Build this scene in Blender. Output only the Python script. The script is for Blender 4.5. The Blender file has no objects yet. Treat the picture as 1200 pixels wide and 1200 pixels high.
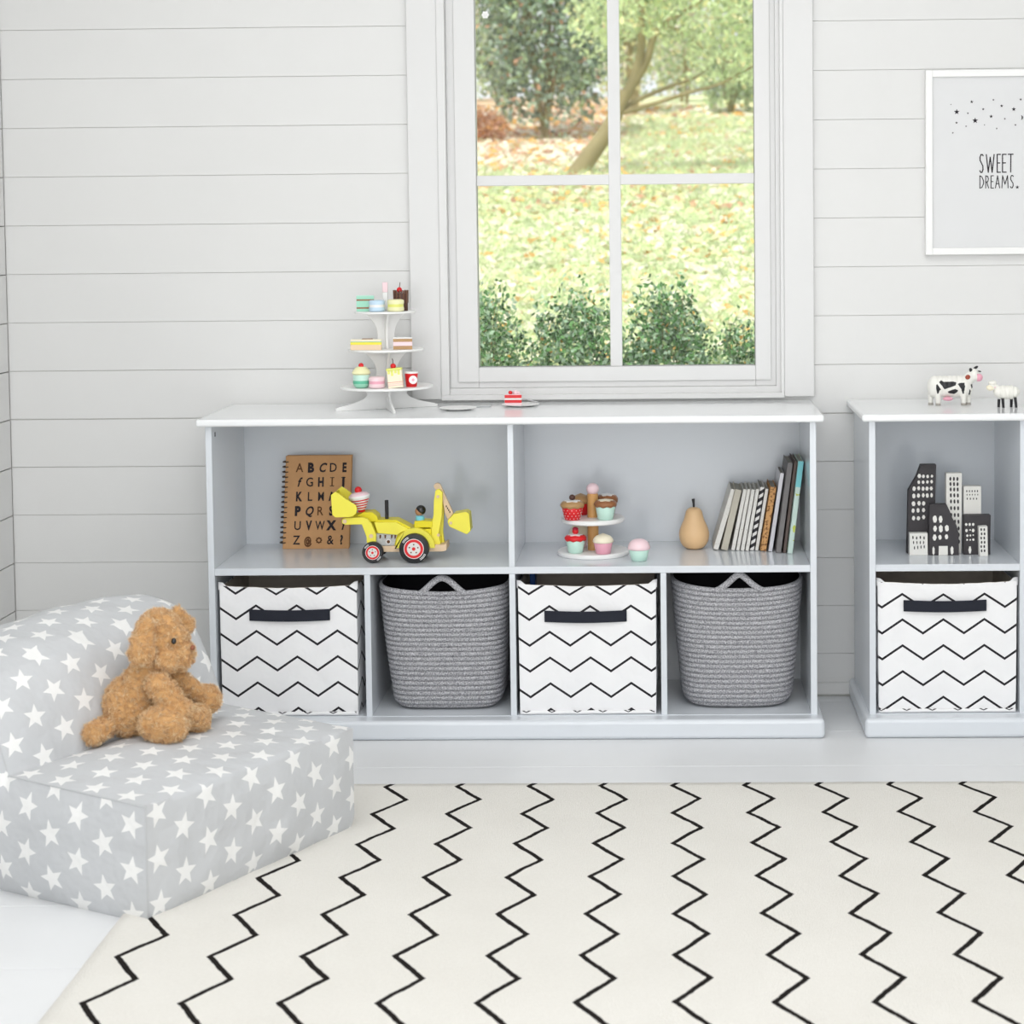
import bpy, bmesh, math, random
from mathutils import Vector, Matrix, noise
random.seed(7)
R = math.radians
PI = math.pi
sc = bpy.context.scene
COL = sc.collection
rnd = random.random
def rr(a, b): return a + (b - a) * random.random()

# ------------------------------------------------------------------ materials
def srgb(r, g, b):
    def f(c):
        c /= 255.0
        return c / 12.92 if c <= .04045 else ((c + .055) / 1.055) ** 2.4
    return (f(r), f(g), f(b), 1)

def mat(name, col, rough=.6, spec=.4, metal=0, coat=0, noise_amt=0, noise_scale=30, bump=0, bump_scale=200, sheen=0, sss=0):
    m = bpy.data.materials.new(name); m.use_nodes = True
    nt = m.node_tree; N = nt.nodes; L = nt.links
    b = N['Principled BSDF']
    b.inputs['Base Color'].default_value = col
    b.inputs['Roughness'].default_value = rough
    b.inputs['Specular IOR Level'].default_value = spec
    b.inputs['Metallic'].default_value = metal
    b.inputs['Coat Weight'].default_value = coat
    b.inputs['Sheen Weight'].default_value = sheen
    tc = N.new('ShaderNodeTexCoord')
    if noise_amt:
        n = N.new('ShaderNodeTexNoise'); n.inputs['Scale'].default_value = noise_scale; n.inputs['Detail'].default_value = 4
        L.new(tc.outputs['Object'], n.inputs['Vector'])
        mx = N.new('ShaderNodeMixRGB'); mx.blend_type = 'MIX'
        mx.inputs[1].default_value = tuple(max(0, c * (1 - noise_amt)) for c in col[:3]) + (1,)
        mx.inputs[2].default_value = tuple(min(1, c * (1 + noise_amt)) for c in col[:3]) + (1,)
        L.new(n.outputs['Fac'], mx.inputs[0]); L.new(mx.outputs[0], b.inputs['Base Color'])
    if bump:
        n2 = N.new('ShaderNodeTexNoise'); n2.inputs['Scale'].default_value = bump_scale; n2.inputs['Detail'].default_value = 3
        L.new(tc.outputs['Object'], n2.inputs['Vector'])
        bp = N.new('ShaderNodeBump'); bp.inputs['Strength'].default_value = bump; bp.inputs['Distance'].default_value = .002
        L.new(n2.outputs['Fac'], bp.inputs['Height']); L.new(bp.outputs[0], b.inputs['Normal'])
    return m

class NB:
    """tiny node math builder"""
    def __init__(s, m): s.nt = m.node_tree; s.N = s.nt.nodes; s.L = s.nt.links
    def put(s, sock, v):
        if isinstance(v, (int, float)): sock.default_value = v
        else: s.L.new(v, sock)
    def m(s, op, a, b=None, c=None):
        n = s.N.new('ShaderNodeMath'); n.operation = op
        s.put(n.inputs[0], a)
        if b is not None: s.put(n.inputs[1], b)
        if c is not None: s.put(n.inputs[2], c)
        return n.outputs[0]
    def uv(s):
        n = s.N.new('ShaderNodeUVMap'); sp = s.N.new('ShaderNodeSeparateXYZ'); s.L.new(n.outputs[0], sp.inputs[0])
        return n.outputs[0], sp.outputs[0], sp.outputs[1]
    def obj(s):
        n = s.N.new('ShaderNodeTexCoord'); sp = s.N.new('ShaderNodeSeparateXYZ'); s.L.new(n.outputs['Object'], sp.inputs[0])
        return n.outputs['Object'], sp.outputs[0], sp.outputs[1], sp.outputs[2]
    def noise(s, vec, scale, detail=2):
        n = s.N.new('ShaderNodeTexNoise'); n.inputs['Scale'].default_value = scale; n.inputs['Detail'].default_value = detail
        s.L.new(vec, n.inputs['Vector']); return n.outputs['Fac']
    def mix(s, fac, c1, c2):
        n = s.N.new('ShaderNodeMixRGB'); s.put(n.inputs[0], fac)
        for i, c in ((1, c1), (2, c2)):
            if isinstance(c, tuple): n.inputs[i].default_value = c
            else: s.L.new(c, n.inputs[i])
        return n.outputs[0]
    def bump(s, h, strength, dist=.002):
        bp = s.N.new('ShaderNodeBump'); bp.inputs['Strength'].default_value = strength; bp.inputs['Distance'].default_value = dist
        s.put(bp.inputs['Height'], h); s.L.new(bp.outputs[0], s.N['Principled BSDF'].inputs['Normal'])
    def color(s, c): s.L.new(c, s.N['Principled BSDF'].inputs['Base Color'])

M = {}
M['wall'] = mat('white_painted_boards', (.715, .715, .705, 1), .45, .4, noise_amt=.02, noise_scale=3, bump=.05, bump_scale=60)
M['gap'] = mat('board_gap', (.60, .59, .57, 1), .9)
M['trim'] = mat('white_gloss_trim', (.68, .68, .675, 1), .3, .5)
M['ceiling'] = mat('ceiling_white', (.8, .8, .8, 1), .8)
M['floor'] = mat('white_painted_floor', (.765, .775, .785, 1), .38, .4, noise_amt=.03, noise_scale=6, bump=.08, bump_scale=40)
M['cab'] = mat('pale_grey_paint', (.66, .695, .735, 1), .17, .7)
M['cabtop_lit'] = mat('pale_grey_paint_lit_top', (.84, .855, .865, 1), .14, .6)  # same grey paint, with the grazing sheen of the top brightened into its colour
M['black'] = mat('black_paint', (.015, .015, .018, 1), .45)
M['navy'] = mat('navy_webbing', (.022, .024, .034, 1), .85, .2, bump=.3, bump_scale=900)
M['lining'] = mat('grey_brown_lining', (.60, .54, .48, 1), .9, .1, noise_amt=.15)
M['white'] = mat('white_paint', (.86, .86, .85, 1), .35)
M['whitem'] = mat('white_matt', (.84, .84, .83, 1), .7)
M['yellow'] = mat('yellow_paint', (.86, .78, .08, 1), .4, noise_amt=.04, noise_scale=40)
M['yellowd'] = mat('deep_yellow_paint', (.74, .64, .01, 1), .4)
M['wood'] = mat('pale_wood', (.74, .56, .38, 1), .55, noise_amt=.12, noise_scale=60)
M['pear'] = mat('turned_wood', (.78, .52, .28, 1), .42, noise_amt=.14, noise_scale=14)
M['pole'] = mat('honey_wood', (.62, .34, .12, 1), .4, noise_amt=.25, noise_scale=35)
M['rubber'] = mat('black_tyre', (.02, .02, .022, 1), .5)
M['red'] = mat('red_paint', (.68, .015, .02, 1), .3)
M['hub'] = mat('hub_white', (.72, .70, .68, 1), .5)
M['grey'] = mat('grey_print', (.48, .49, .48, 1), .6, noise_amt=.35, noise_scale=160)
M['kraft'] = mat('kraft_board', (.56, .315, .15, 1), .8, .15, noise_amt=.1, noise_scale=50)
M['ink'] = mat('dark_ink', (.035, .03, .035, 1), .8, .1)
M['ink2'] = mat('brown_ink', (.13, .06, .03, 1), .8, .1)
M['paper'] = mat('page_paper', (.62, .59, .53, 1), .9, .1)
M['pageedge'] = mat('page_block', (.36, .35, .31, 1), .9, .1, noise_amt=.3, noise_scale=300)
M['mint'] = mat('mint_paint', (.56, .80, .70, 1), .35)
M['pink'] = mat('pink_paint', (.82, .40, .50, 1), .35)
M['palepink'] = mat('pale_pink_paint', (.88, .66, .70, 1), .35)
M['cream'] = mat('cream_paint', (.86, .80, .62, 1), .35)
M['choc'] = mat('brown_icing', (.30, .125, .05, 1), .3)
M['dchoc'] = mat('dark_chocolate', (.075, .03, .02, 1), .35)
M['tan'] = mat('tan_icing', (.44, .26, .11, 1), .35)
M['green'] = mat('green_paint', (.12, .50, .32, 1), .3)
M['lgreen'] = mat('light_green_paint', (.34, .68, .52, 1), .35)
M['blue'] = mat('pale_blue_paint', (.55, .72, .86, 1), .35)
M['lime'] = mat('lime_cream', (.78, .80, .20, 1), .35)
M['lemon'] = mat('lemon_paint', (.86, .84, .50, 1), .35)
M['skin'] = mat('brown_skin_paint', (.42, .22, .12, 1), .45)
M['cyan'] = mat('blue_shirt', (.20, .62, .78, 1), .45)
M['silver'] = mat('brushed_silver', (.62, .62, .64, 1), .35, metal=.8)
M['wire'] = mat('bronze_wire', (.10, .07, .055, 1), .35, metal=.7)
M['block'] = mat('charcoal_paint', (.042, .038, .042, 1), .6, noise_amt=.2, noise_scale=30)
M['bwhite'] = mat('block_white', (.78, .77, .73, 1), .6)
M['gloss'] = mat('black_eye', (.01, .01, .01, 1), .08, .6)
M['seam'] = mat('grey_seam', (.50, .51, .52, 1), .8, .1)
M['bark'] = mat('bark', (.30, .25, .13, 1), .9, noise_amt=.3, noise_scale=8, bump=.5, bump_scale=30)
M['art'] = mat('poster_paper', (.70, .705, .71, 1), .5)

# zigzag canvas (UV in metres)
def zig_mat():
    m = mat('zigzag_canvas', (.84, .84, .85, 1), .85, .1); b = NB(m)
    vec, u, v = b.uv()
    tri = b.m('PINGPONG', u, .05)                       # 0..05, period .1
    h = b.m('MULTIPLY', tri, .68)
    w = b.m('ADD', v, h)
    d = b.m('PINGPONG', b.m('ADD', w, 10 * .0640), .0320)
    line = b.m('LESS_THAN', d, .0033)
    ob = b.obj()
    n = b.noise(ob[0], 9, 3)
    base = b.mix(n, (.80, .80, .815, 1), (.88, .88, .885, 1))
    b.color(b.mix(line, base, (.028, .026, .03, 1)))
    b.bump(b.noise(ob[0], 14, 3), .35, .02)
    return m
M['zig'] = zig_mat()

# star printed cotton (UV in metres)
def star_mat():
    m = mat('star_cotton', (.6, .6, .6, 1), .9, .1, sheen=.1); b = NB(m)
    vec, u, v = b.uv()
    SX, SY, RO = .126, .084, .0275
    masks = []
    for ox, oy, k in ((0, 0, 1.0), (SX / 2, SY / 2, 2.0)):
        uu = b.m('ADD', u, 50 * SX + ox); vv = b.m('ADD', v, 50 * SY + oy)
        cu = b.m('FLOOR', b.m('DIVIDE', uu, SX)); cv = b.m('FLOOR', b.m('DIVIDE', vv, SY))
        x = b.m('SUBTRACT', b.m('SUBTRACT', uu, b.m('MULTIPLY', cu, SX)), SX / 2)
        y = b.m('SUBTRACT', b.m('SUBTRACT', vv, b.m('MULTIPLY', cv, SY)), SY / 2)
        rot = b.m('MULTIPLY', b.m('SINE', b.m('ADD', b.m('MULTIPLY', cu, 12.9898 * k), b.m('MULTIPLY', cv, 7.233))), .28)
        r = b.m('SQRT', b.m('ADD', b.m('MULTIPLY', x, x), b.m('MULTIPLY', y, y)))
        a = b.m('ADD', b.m('ADD', b.m('ARCTAN2', x, y), rot), 2 * PI)
        f = b.m('PINGPONG', a, PI / 5)
        qx = b.m('MULTIPLY', r, b.m('COSINE', f)); qy = b.m('MULTIPLY', r, b.m('SINE', f))
        ri = RO * .43; dx = ri * math.cos(PI / 5) - RO; dy = ri * math.sin(PI / 5)
        cr = b.m('SUBTRACT', b.m('MULTIPLY', qy, dx), b.m('MULTIPLY', b.m('SUBTRACT', qx, RO), dy))
        masks.append(b.m('GREATER_THAN', cr, 0.0))
    mk = b.m('MAXIMUM', masks[0], masks[1])
    ob = b.obj()
    n = b.noise(ob[0], 5, 3)
    base = b.mix(n, (.50, .515, .53, 1), (.565, .575, .59, 1))
    b.color(b.mix(mk, base, (.80, .80, .79, 1)))
    hh = b.m('ADD', b.m('MULTIPLY', b.noise(ob[0], 11, 3), 1.0), b.m('MULTIPLY', b.noise(ob[0], 700, 1), .015))
    b.bump(hh, .45, .03)
    return m
M['star'] = star_mat()

# rug wool with zigzag lines running away from the camera
RX, RS, RY, RP, RAMP = -.9451, .1586, -1.0335, .1956, .0585
def rug_mat():
    m = mat('cream_wool', (.80, .77, .70, 1), 1, .02); b = NB(m)
    vec, x, y, z = b.obj()
    wob = b.m('MULTIPLY', b.m('SUBTRACT', b.noise(vec, 22, 3), .5), .012)
    wob2 = b.m('MULTIPLY', b.m('SUBTRACT', b.noise(vec, 120, 2), .5), .0035)
    yy = b.m('ADD', b.m('ADD', b.m('SUBTRACT', y, RY), 40 * RP), wob)
    tri = b.m('PINGPONG', yy, RP / 2)                    # 0 at left vertices
    xl = b.m('MULTIPLY', tri, RAMP / (RP / 2))
    xx = b.m('ADD', b.m('SUBTRACT', b.m('SUBTRACT', b.m('ADD', x, wob2), RX), xl), 20 * RS)
    d = b.m('PINGPONG', xx, RS / 2)
    line = b.m('LESS_THAN', d, .0062)
    n = b.noise(vec, 160, 4); n2 = b.noise(vec, 4, 2)
    base = b.mix(b.m('MULTIPLY', b.m('ADD', n, n2), .5), (.77, .745, .69, 1), (.92, .90, .85, 1))
    b.color(b.mix(line, base, (.022, .019, .018, 1)))
    hh = b.m('SUBTRACT', b.noise(vec, 420, 3), b.m('MULTIPLY', line, 1.2))
    b.bump(hh, .7, .006)
    return m
M['rug'] = rug_mat()

def rope_mat():
    m = mat('grey_rope', (.3, .3, .31, 1), .9, .1); b = NB(m)
    vec, x, y, z = b.obj()
    n = b.noise(vec, 330, 3)
    g = b.m('MULTIPLY', b.m('SUBTRACT', n, .3), 2.4)
    b.color(b.mix(g, (.17, .17, .185, 1), (.66, .66, .69, 1)))
    b.bump(n, .8, .004)
    return m
M['rope'] = rope_mat()
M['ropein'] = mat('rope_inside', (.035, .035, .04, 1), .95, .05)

def stripe_mat():
    m = mat('black_white_stripe', (.8, .8, .8, 1), .6); b = NB(m)
    vec, x, y, z = b.obj()
    t = b.m('PINGPONG', b.m('ADD', b.m('SUBTRACT', z, b.m('MULTIPLY', x, 0.62)), 1.0), .0087)
    b.color(b.mix(b.m('LESS_THAN', t, .0045), (.80, .79, .77, 1), (.02, .02, .025, 1)))
    return m
M['stripe'] = stripe_mat()
def speck_mat(name, base, dark, scale, thr):
    m = mat(name, base, .7, .15); b = NB(m)
    vec, x, y, z = b.obj()
    n = b.noise(vec, scale, 3)
    b.color(b.mix(b.m('GREATER_THAN', n, thr), base, dark))
    return m
M['orange'] = speck_mat('orange_speckled_cloth', (.60, .335, .14, 1), (.22, .10, .04, 1), 150, .55)
M['map'] = speck_mat('printed_map_cover', (.60, .74, .68, 1), (.55, .62, .12, 1), 38, .60)
M['whitespine'] = speck_mat('white_printed_spine', (.74, .73, .69, 1), (.50, .49, .46, 1), 160, .64)
M['teal'] = mat('teal_cloth', (.22, .62, .66, 1), .6)
M['bgrey'] = mat('grey_cloth', (.20, .19, .19, 1), .7, noise_amt=.1)
M['bbrown'] = mat('dark_brown_cloth', (.12, .09, .08, 1), .7)
M['bbeige'] = mat('beige_cloth', (.52, .49, .41, 1), .8, noise_amt=.05)
M['bsilver'] = mat('silver_cloth', (.52, .52, .55, 1), .3, metal=.3)

def glass_mat():
    m = bpy.data.materials.new('window_glass'); m.use_nodes = True
    N = m.node_tree.nodes; L = m.node_tree.links
    N.remove(N['Principled BSDF']); o = N['Material Output']
    t = N.new('ShaderNodeBsdfTransparent'); t.inputs[0].default_value = (.97, .98, .975, 1)
    g = N.new('ShaderNodeBsdfGlossy'); g.inputs['Roughness'].default_value = .02
    mx = N.new('ShaderNodeMixShader'); f = N.new('ShaderNodeFresnel'); f.inputs[0].default_value = 1.18
    L.new(f.outputs[0], mx.inputs[0]); L.new(t.outputs[0], mx.inputs[1]); L.new(g.outputs[0], mx.inputs[2]); L.new(mx.outputs[0], o.inputs[0])
    return m
M['glass'] = glass_mat()

def lawn_mat():
    m = mat('autumn_lawn', (.5, .6, .2, 1), 1, .05); b = NB(m)
    vec, x, y, z = b.obj()
    n1 = b.noise(vec, 1.3, 4); n2 = b.noise(vec, 9, 5); n3 = b.noise(vec, 30, 3)
    c = b.mix(b.m('MULTIPLY', b.m('SUBTRACT', n2, .3), 2.4), (.42, .50, .20, 1), (.74, .77, .54, 1))
    c = b.mix(b.m('MULTIPLY', b.m('SUBTRACT', n1, .35), 1.6), c, (.72, .74, .52, 1))
    # brown leaf carpet to the back left, under the dark evergreen
    lx = b.m('MULTIPLY', b.m('ADD', x, .1), -1.2); ly = b.m('MULTIPLY', b.m('SUBTRACT', y, 13.5), .35)
    mask = b.m('MINIMUM', b.m('MAXIMUM', b.m('MINIMUM', lx, ly), 0.0), 1.0)
    c = b.mix(b.m('MULTIPLY', mask, .85), c, b.mix(n3, (.52, .28, .15, 1), (.82, .60, .45, 1)))
    b.color(c); b.bump(n2, .8, .05)
    return m
M['lawn'] = lawn_mat()

def leaf_mat(name, c, var=.3, trans=.35):
    m = mat(name, c, .5, .3)
    b = NB(m); g = b.N.new('ShaderNodeNewGeometry')
    rn = b.m('MULTIPLY', g.outputs['Random Per Island'], 1.0)
    lo = tuple(v * (1 - var) for v in c[:3]) + (1,); hi = tuple(min(1, v * (1 + var)) for v in c[:3]) + (1,)
    col = b.mix(rn, lo, hi); b.color(col)
    t = b.N.new('ShaderNodeBsdfTranslucent'); b.L.new(col, t.inputs[0])
    mx = b.N.new('ShaderNodeMixShader'); mx.inputs[0].default_value = trans
    o = b.N['Material Output']
    b.L.new(b.N['Principled BSDF'].outputs[0], mx.inputs[1]); b.L.new(t.outputs[0], mx.inputs[2]); b.L.new(mx.outputs[0], o.inputs[0])
    return m
M['lf_dark'] = leaf_mat('dark_leaf_hazed', (.26, .33, .26, 1), .5)  # haze over the distant foliage is lightened into this leaf colour
M['lf_box'] = leaf_mat('box_leaf', (.13, .27, .10, 1), .75)
M['lf_boxlite'] = leaf_mat('box_leaf_pale', (.42, .56, .42, 1), .4)
M['lf_pale'] = leaf_mat('pale_leaf', (.60, .69, .42, 1), .35, .5)
M['lf_mid'] = leaf_mat('mid_leaf', (.38, .48, .26, 1), .5)
M['lf_rust'] = leaf_mat('rust_leaf', (.58, .34, .22, 1), .35)
M['lf_orange'] = leaf_mat('orange_leaf', (.74, .42, .12, 1), .4)
M['lf_cream'] = leaf_mat('faded_leaf', (.88, .80, .68, 1), .2)
M['lf_yellow'] = leaf_mat('yellow_leaf', (.80, .74, .42, 1), .3)

# ------------------------------------------------------------------ mesh builder
class MB:
    def __init__(s): s.v = []; s.f = []; s.mi = []; s.X = Matrix.Identity(4); s.cur = 0
    def add(s, vs, fs, mi=None):
        o = len(s.v)
        s.v += [tuple(s.X @ Vector(p)) for p in vs]
        s.f += [tuple(i + o for i in f) for f in fs]
        s.mi += [s.cur if mi is None else mi] * len(fs)
        return s
    def box(s, x0, x1, y0, y1, z0, z1, mi=None):
        vs = [(x, y, z) for x in (x0, x1) for y in (y0, y1) for z in (z0, z1)]
        return s.add(vs, [(0, 1, 3, 2), (4, 6, 7, 5), (0, 4, 5, 1), (2, 3, 7, 6), (0, 2, 6, 4), (1, 5, 7, 3)], mi)
    def prism(s, pts, y0, y1, mi=None):            # polygon in xz, extruded in y
        n = len(pts)
        vs = [(x, y0, z) for x, z in pts] + [(x, y1, z) for x, z in pts]
        fs = [tuple(range(n)), tuple(range(2 * n - 1, n - 1, -1))] + [(i, i + n, (i + 1) % n + n, (i + 1) % n) for i in range(n)]
        return s.add(vs, fs, mi)
    def prism_z(s, pts, z0, z1, mi=None):
        n = len(pts)
        vs = [(x, y, z0) for x, y in pts] + [(x, y, z1) for x, y in pts]
        fs = [tuple(range(n - 1, -1, -1)), tuple(range(n, 2 * n))] + [(i, (i + 1) % n, (i + 1) % n + n, i + n) for i in range(n)]
        return s.add(vs, fs, mi)
    def lathe(s, prof, c=(0, 0, 0), n=32, axis='z', mi=None, mis=None):
        vs = []; fs = []; mm = []
        for r, h in prof:
            for k in range(n):
                a = 2 * PI * k / n
                p = (r * math.cos(a), r * math.sin(a), h)
                if axis == 'y': p = (p[0], p[2], p[1])
                if axis == 'x': p = (p[2], p[0], p[1])
                vs.append((p[0] + c[0], p[1] + c[1], p[2] + c[2]))
        for j in range(len(prof) - 1):
            for k in range(n):
                fs.append((j * n + k, j * n + (k + 1) % n, (j + 1) * n + (k + 1) % n, (j + 1) * n + k))
                mm.append(mis[j] if mis else (s.cur if mi is None else mi))
        if prof[0][0] > 1e-6: fs.append(tuple(range(n - 1, -1, -1))); mm.append(mis[0] if mis else (s.cur if mi is None else mi))
        if prof[-1][0] > 1e-6: fs.append(tuple((len(prof) - 1) * n + k for k in range(n))); mm.append(mis[-1] if mis else (s.cur if mi is None else mi))
        s.add(vs, fs); s.mi[-len(mm):] = mm
        return s
    def sphere(s, c, r, n=16, m=10, mi=None, sc_=(1, 1, 1)):
        prof = [(r * math.sin(PI * j / m), -r * math.cos(PI * j / m)) for j in range(m + 1)]
        o = len(s.v); X = s.X
        s.X = X @ Matrix.Translation(c) @ Matrix.Diagonal((sc_[0], sc_[1], sc_[2], 1))
        s.lathe([(max(p[0], 1e-5), p[1]) for p in prof], n=n, mi=mi); s.X = X
        return s
    def tube(s, pts, rads, n=8, mi=None, caps=True):
        P = [Vector(p) for p in pts]
        if isinstance(rads, (int, float)): rads = [rads] * len(P)
        vs = []; fs = []; up = Vector((0, 0, 1)); prev = None
        for i, p in enumerate(P):
            t = (P[min(i + 1, len(P) - 1)] - P[max(i - 1, 0)]).normalized()
            if prev is None:
                u = t.cross(up if abs(t.z) < .95 else Vector((1, 0, 0))).normalized()
            else:
                u = (prev - t * prev.dot(t)).normalized()
            prev = u; w = t.cross(u)
            for k in range(n):
                a = 2 * PI * k / n
                vs.append(tuple(p + (u * math.cos(a) + w * math.sin(a)) * rads[i]))
        for j in range(len(P) - 1):
            for k in range(n):
                fs.append((j * n + k, j * n + (k + 1) % n, (j + 1) * n + (k + 1) % n, (j + 1) * n + k))
        if caps: fs.append(tuple(range(n - 1, -1, -1))); fs.append(tuple((len(P) - 1) * n + k for k in range(n)))
        return s.add(vs, fs, mi)
    def build(s, name, mats, parent=None, smooth=30, bevel=0, seg=2, world=True, recalc=True, loc=None):
        me = bpy.data.meshes.new(name)
        if loc is None and parent is not None: loc = PLOC.get(parent.name, (0, 0, 0))
        L = Vector(loc or (0, 0, 0))
        me.from_pydata([tuple(Vector(p) - L) for p in s.v], [], s.f)
        if not isinstance(mats, (list, tuple)): mats = [mats]
        for m in mats: me.materials.append(m)
        me.polygons.foreach_set('material_index', s.mi)
        if recalc:
            b = bmesh.new(); b.from_mesh(me); bmesh.ops.recalc_face_normals(b, faces=b.faces); b.to_mesh(me); b.free()
        if smooth is not None:
            me.shade_smooth(); me.set_sharp_from_angle(angle=R(smooth))
        me.update()
        o = bpy.data.objects.new(name, me); COL.objects.link(o)
        if parent is not None:
            o.parent = parent
        else:
            o.location = L; PLOC[o.name] = tuple(L)
        if bevel:
            md = o.modifiers.new('Bevel', 'BEVEL'); md.width = bevel; md.segments = seg; md.limit_method = 'ANGLE'; md.angle_limit = R(40); md.harden_normals = True
        return o
PLOC = {}
def put_child(o, parent): o.parent = parent
def tag(o, label=None, cat=None, group=None, kind=None):
    if label: o['label'] = label
    if cat: o['category'] = cat
    if group: o['group'] = group
    if kind: o['kind'] = kind
    return o
def thing(name, loc, label, cat, group=None):
    o = bpy.data.objects.new(name, None); COL.objects.link(o); o.location = loc; o.empty_display_size = .05
    PLOC[o.name] = tuple(loc)
    return tag(o, label, cat, group)
def struct(o): o['kind'] = 'structure'; return o

GLYPH = {}
def make_glyphs(specs):
    obs = []
    for key in specs:
        ch, size, off, shear = key
        cu = bpy.data.curves.new('glyph', 'FONT'); cu.body = ch; cu.size = size; cu.offset = off; cu.shear = shear
        cu.align_x = 'CENTER'; cu.resolution_u = 3
        ob = bpy.data.objects.new('glyph', cu); COL.objects.link(ob); obs.append((key, ob, cu))
    dg = bpy.context.evaluated_depsgraph_get()
    for key, ob, cu in obs:
        me = bpy.data.meshes.new_from_object(ob.evaluated_get(dg))
        GLYPH[key] = ([tuple(v.co) for v in me.vertices], [tuple(p.vertices) for p in me.polygons]); bpy.data.meshes.remove(me)
    for key, ob, cu in obs: bpy.data.objects.remove(ob); bpy.data.curves.remove(cu)
NB_ROWS = ["ABCDE", "fGHIJ", "KLMNO", "PQRST", "UVWXY", "Z@*&?"]
NB_STYLES = [(1, .0004, 0), (1.0, .0020, 0), (.95, .0009, .3), (1.0, .0004, 0), (.8, .0015, 0)]
def nb_style(r, c): return NB_STYLES[(c + 2 * r) % 5] if r else NB_STYLES[c]
def nb_key(ch, r, c): return (ch, .025 if ch == '@' else .0325, .0005 if ch in 'MWZ&' else nb_style(r, c)[1], nb_style(r, c)[2])
make_glyphs({nb_key(ch, r, c) for r, row in enumerate(NB_ROWS) for c, ch in enumerate(row) if ch != '*'})
def glyph_into(mb, key, x, y, z, xs, tilt, mi=None):
    vs, fs = GLYPH[key]
    mb.add([tilt((x + p[0] * xs, y, z + p[1])) for p in vs], fs, mi)

# ------------------------------------------------------------------ room shell
PW = .1274; W0 = 1.6413
zs = [W0 + PW * k for k in range(8, -14, -1)]         # board joints, top to bottom
WX0, WX1, WZ0, WZ1 = -.60, .345, .80, 2.10            # rough opening of the window
def boards(mb, u0, u1, hole=None, gaps=None):
    for i in range(len(zs) - 1):
        z1, z0 = zs[i], zs[i + 1]
        z0 = max(z0, 0)
        if z1 <= .001: continue
        g = (gaps or {}).get(i, .0006)
        z1 -= g; zb = z0 + .0003
        spans = [(u0, u1)]
        if hole and z1 > hole[2] and zb < hole[3]:
            if zb < hole[2] - .001: spans = [(u0, hole[0]), (hole[1], u1)]; mb(hole[0], hole[1], zb, hole[2])
            else: spans = [(u0, hole[0]), (hole[1], u1)]
        for a, b in spans: mb(a, b, zb, z1)
w = MB()
gaps = {15: .0022, 16: .0014, 14: .0012, 13: .0008}
gaps = {i: {8 + 7: .0022, 8 + 8: .0010, 8 + 6: .0009}.get(i, .0004) for i in range(22)}
boards(lambda a, b, z0, z1: w.box(a, b, 0, .016, z0, z1), -1.7305, 2.2, (WX0, WX1, WZ0, WZ1), gaps)
wall = struct(w.build('wall_back', M['wall'], bevel=.0008, seg=2))
w = MB()
w.box(-1.76, WX0, .004, .10, 0, 2.7); w.box(WX1, 2.2, .004, .10, 0, 2.7); w.box(WX0, WX1, .004, .10, 0, WZ0); w.box(WX0, WX1, .016, .10, WZ1, 2.7)
w.build('wall_back_core', M['gap'], parent=wall)
w = MB()
boards(lambda a, b, z0, z1: w.box(-1.7465, -1.7305, a, b, z0, z1), -6.0, -.004, None, {i: .0022 for i in range(22)})
wl = struct(w.build('wall_left', M['wall'], bevel=.0012))
MB().box(-1.80, -1.7465, -6, 0.016, 0, 2.7).build('wall_left_core', M['gap'], parent=wl)
struct(MB().box(2.2, 2.26, -6, .1, 0, 2.7).build('wall_right', M['wall']))
struct(MB().box(-1.8, 2.26, -6, .1, 2.66, 2.74).build('ceiling', M['ceiling']))
w = MB()
fy = -6.0
lines = [-6.0 + .297 * k for k in range(0, 21)]
off = -1.838 - min(lines, key=lambda q: abs(q + 1.838))
lines = [-6.0] + [q + off for q in lines if -5.9 < q + off < -.02] + [.0]
for a, b in zip(lines[:-1], lines[1:]): w.box(-1.78, 2.25, a + .0006, b - .0006, -.02, 0)
fl = struct(w.build('floor', M['floor'], bevel=.0012))
MB().box(-1.8, 2.26, -6, .1, -.06, -.0205).build('subfloor', M['gap'], parent=fl)
struct(MB().box(-1.72, 2.2, -.010, -.0002, .004, .036).build('baseboard_back', M['wall'], bevel=.003))

# ------------------------------------------------------------------ window
# casing of flat boards, inner bead, box frame, sash with glazing bars
t = MB()
t.box(-.6653, -.587, -.018, -.0002, .795, 2.17); t.box(.3094, .3872, -.018, -.0002, .795, 2.17)
t.box(-.6653, .3872, -.0185, -.0002, 2.09, 2.17)
struct(t.build('trim_1', M['trim'], bevel=.0015))
t = MB()
t.box(-.587, -.566, -.022, .04, .806, 2.085); t.box(.3005, .3094, -.022, .04, .806, 2.085)
t.box(-.587, .3094, -.0225, .04, .792, .806); t.box(-.587, .3094, -.0225, .04, 2.085, 2.10)
struct(t.build('trim_2', M['trim'], bevel=.0012))
t = MB(); t.box(.2900, .3009, -.006, .04, .8055, 2.0855); t.box(-.5664, .2900, -.006, .04, .8055, .822); struct(t.build('trim_3', M['trim']))
t = MB(); t.box(.3088, .345, .0005, .04, .80, 2.09); t.box(-.60, -.5864, .0005, .04, .80, 2.09); struct(t.build('trim_4', M['trim']))
win = MB()
X0, X1 = -.4905, .2355
win.box(-.566, X0, .006, .05, .822, 2.085); win.box(X1, .2905, .006, .05, .822, 2.085)
win.box(X0, X1, .006, .05, .822, .876); win.box(X0, X1, .006, .05, 2.03, 2.085)
win_o = struct(win.build('window_1', M['trim'], bevel=.0015))
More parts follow.
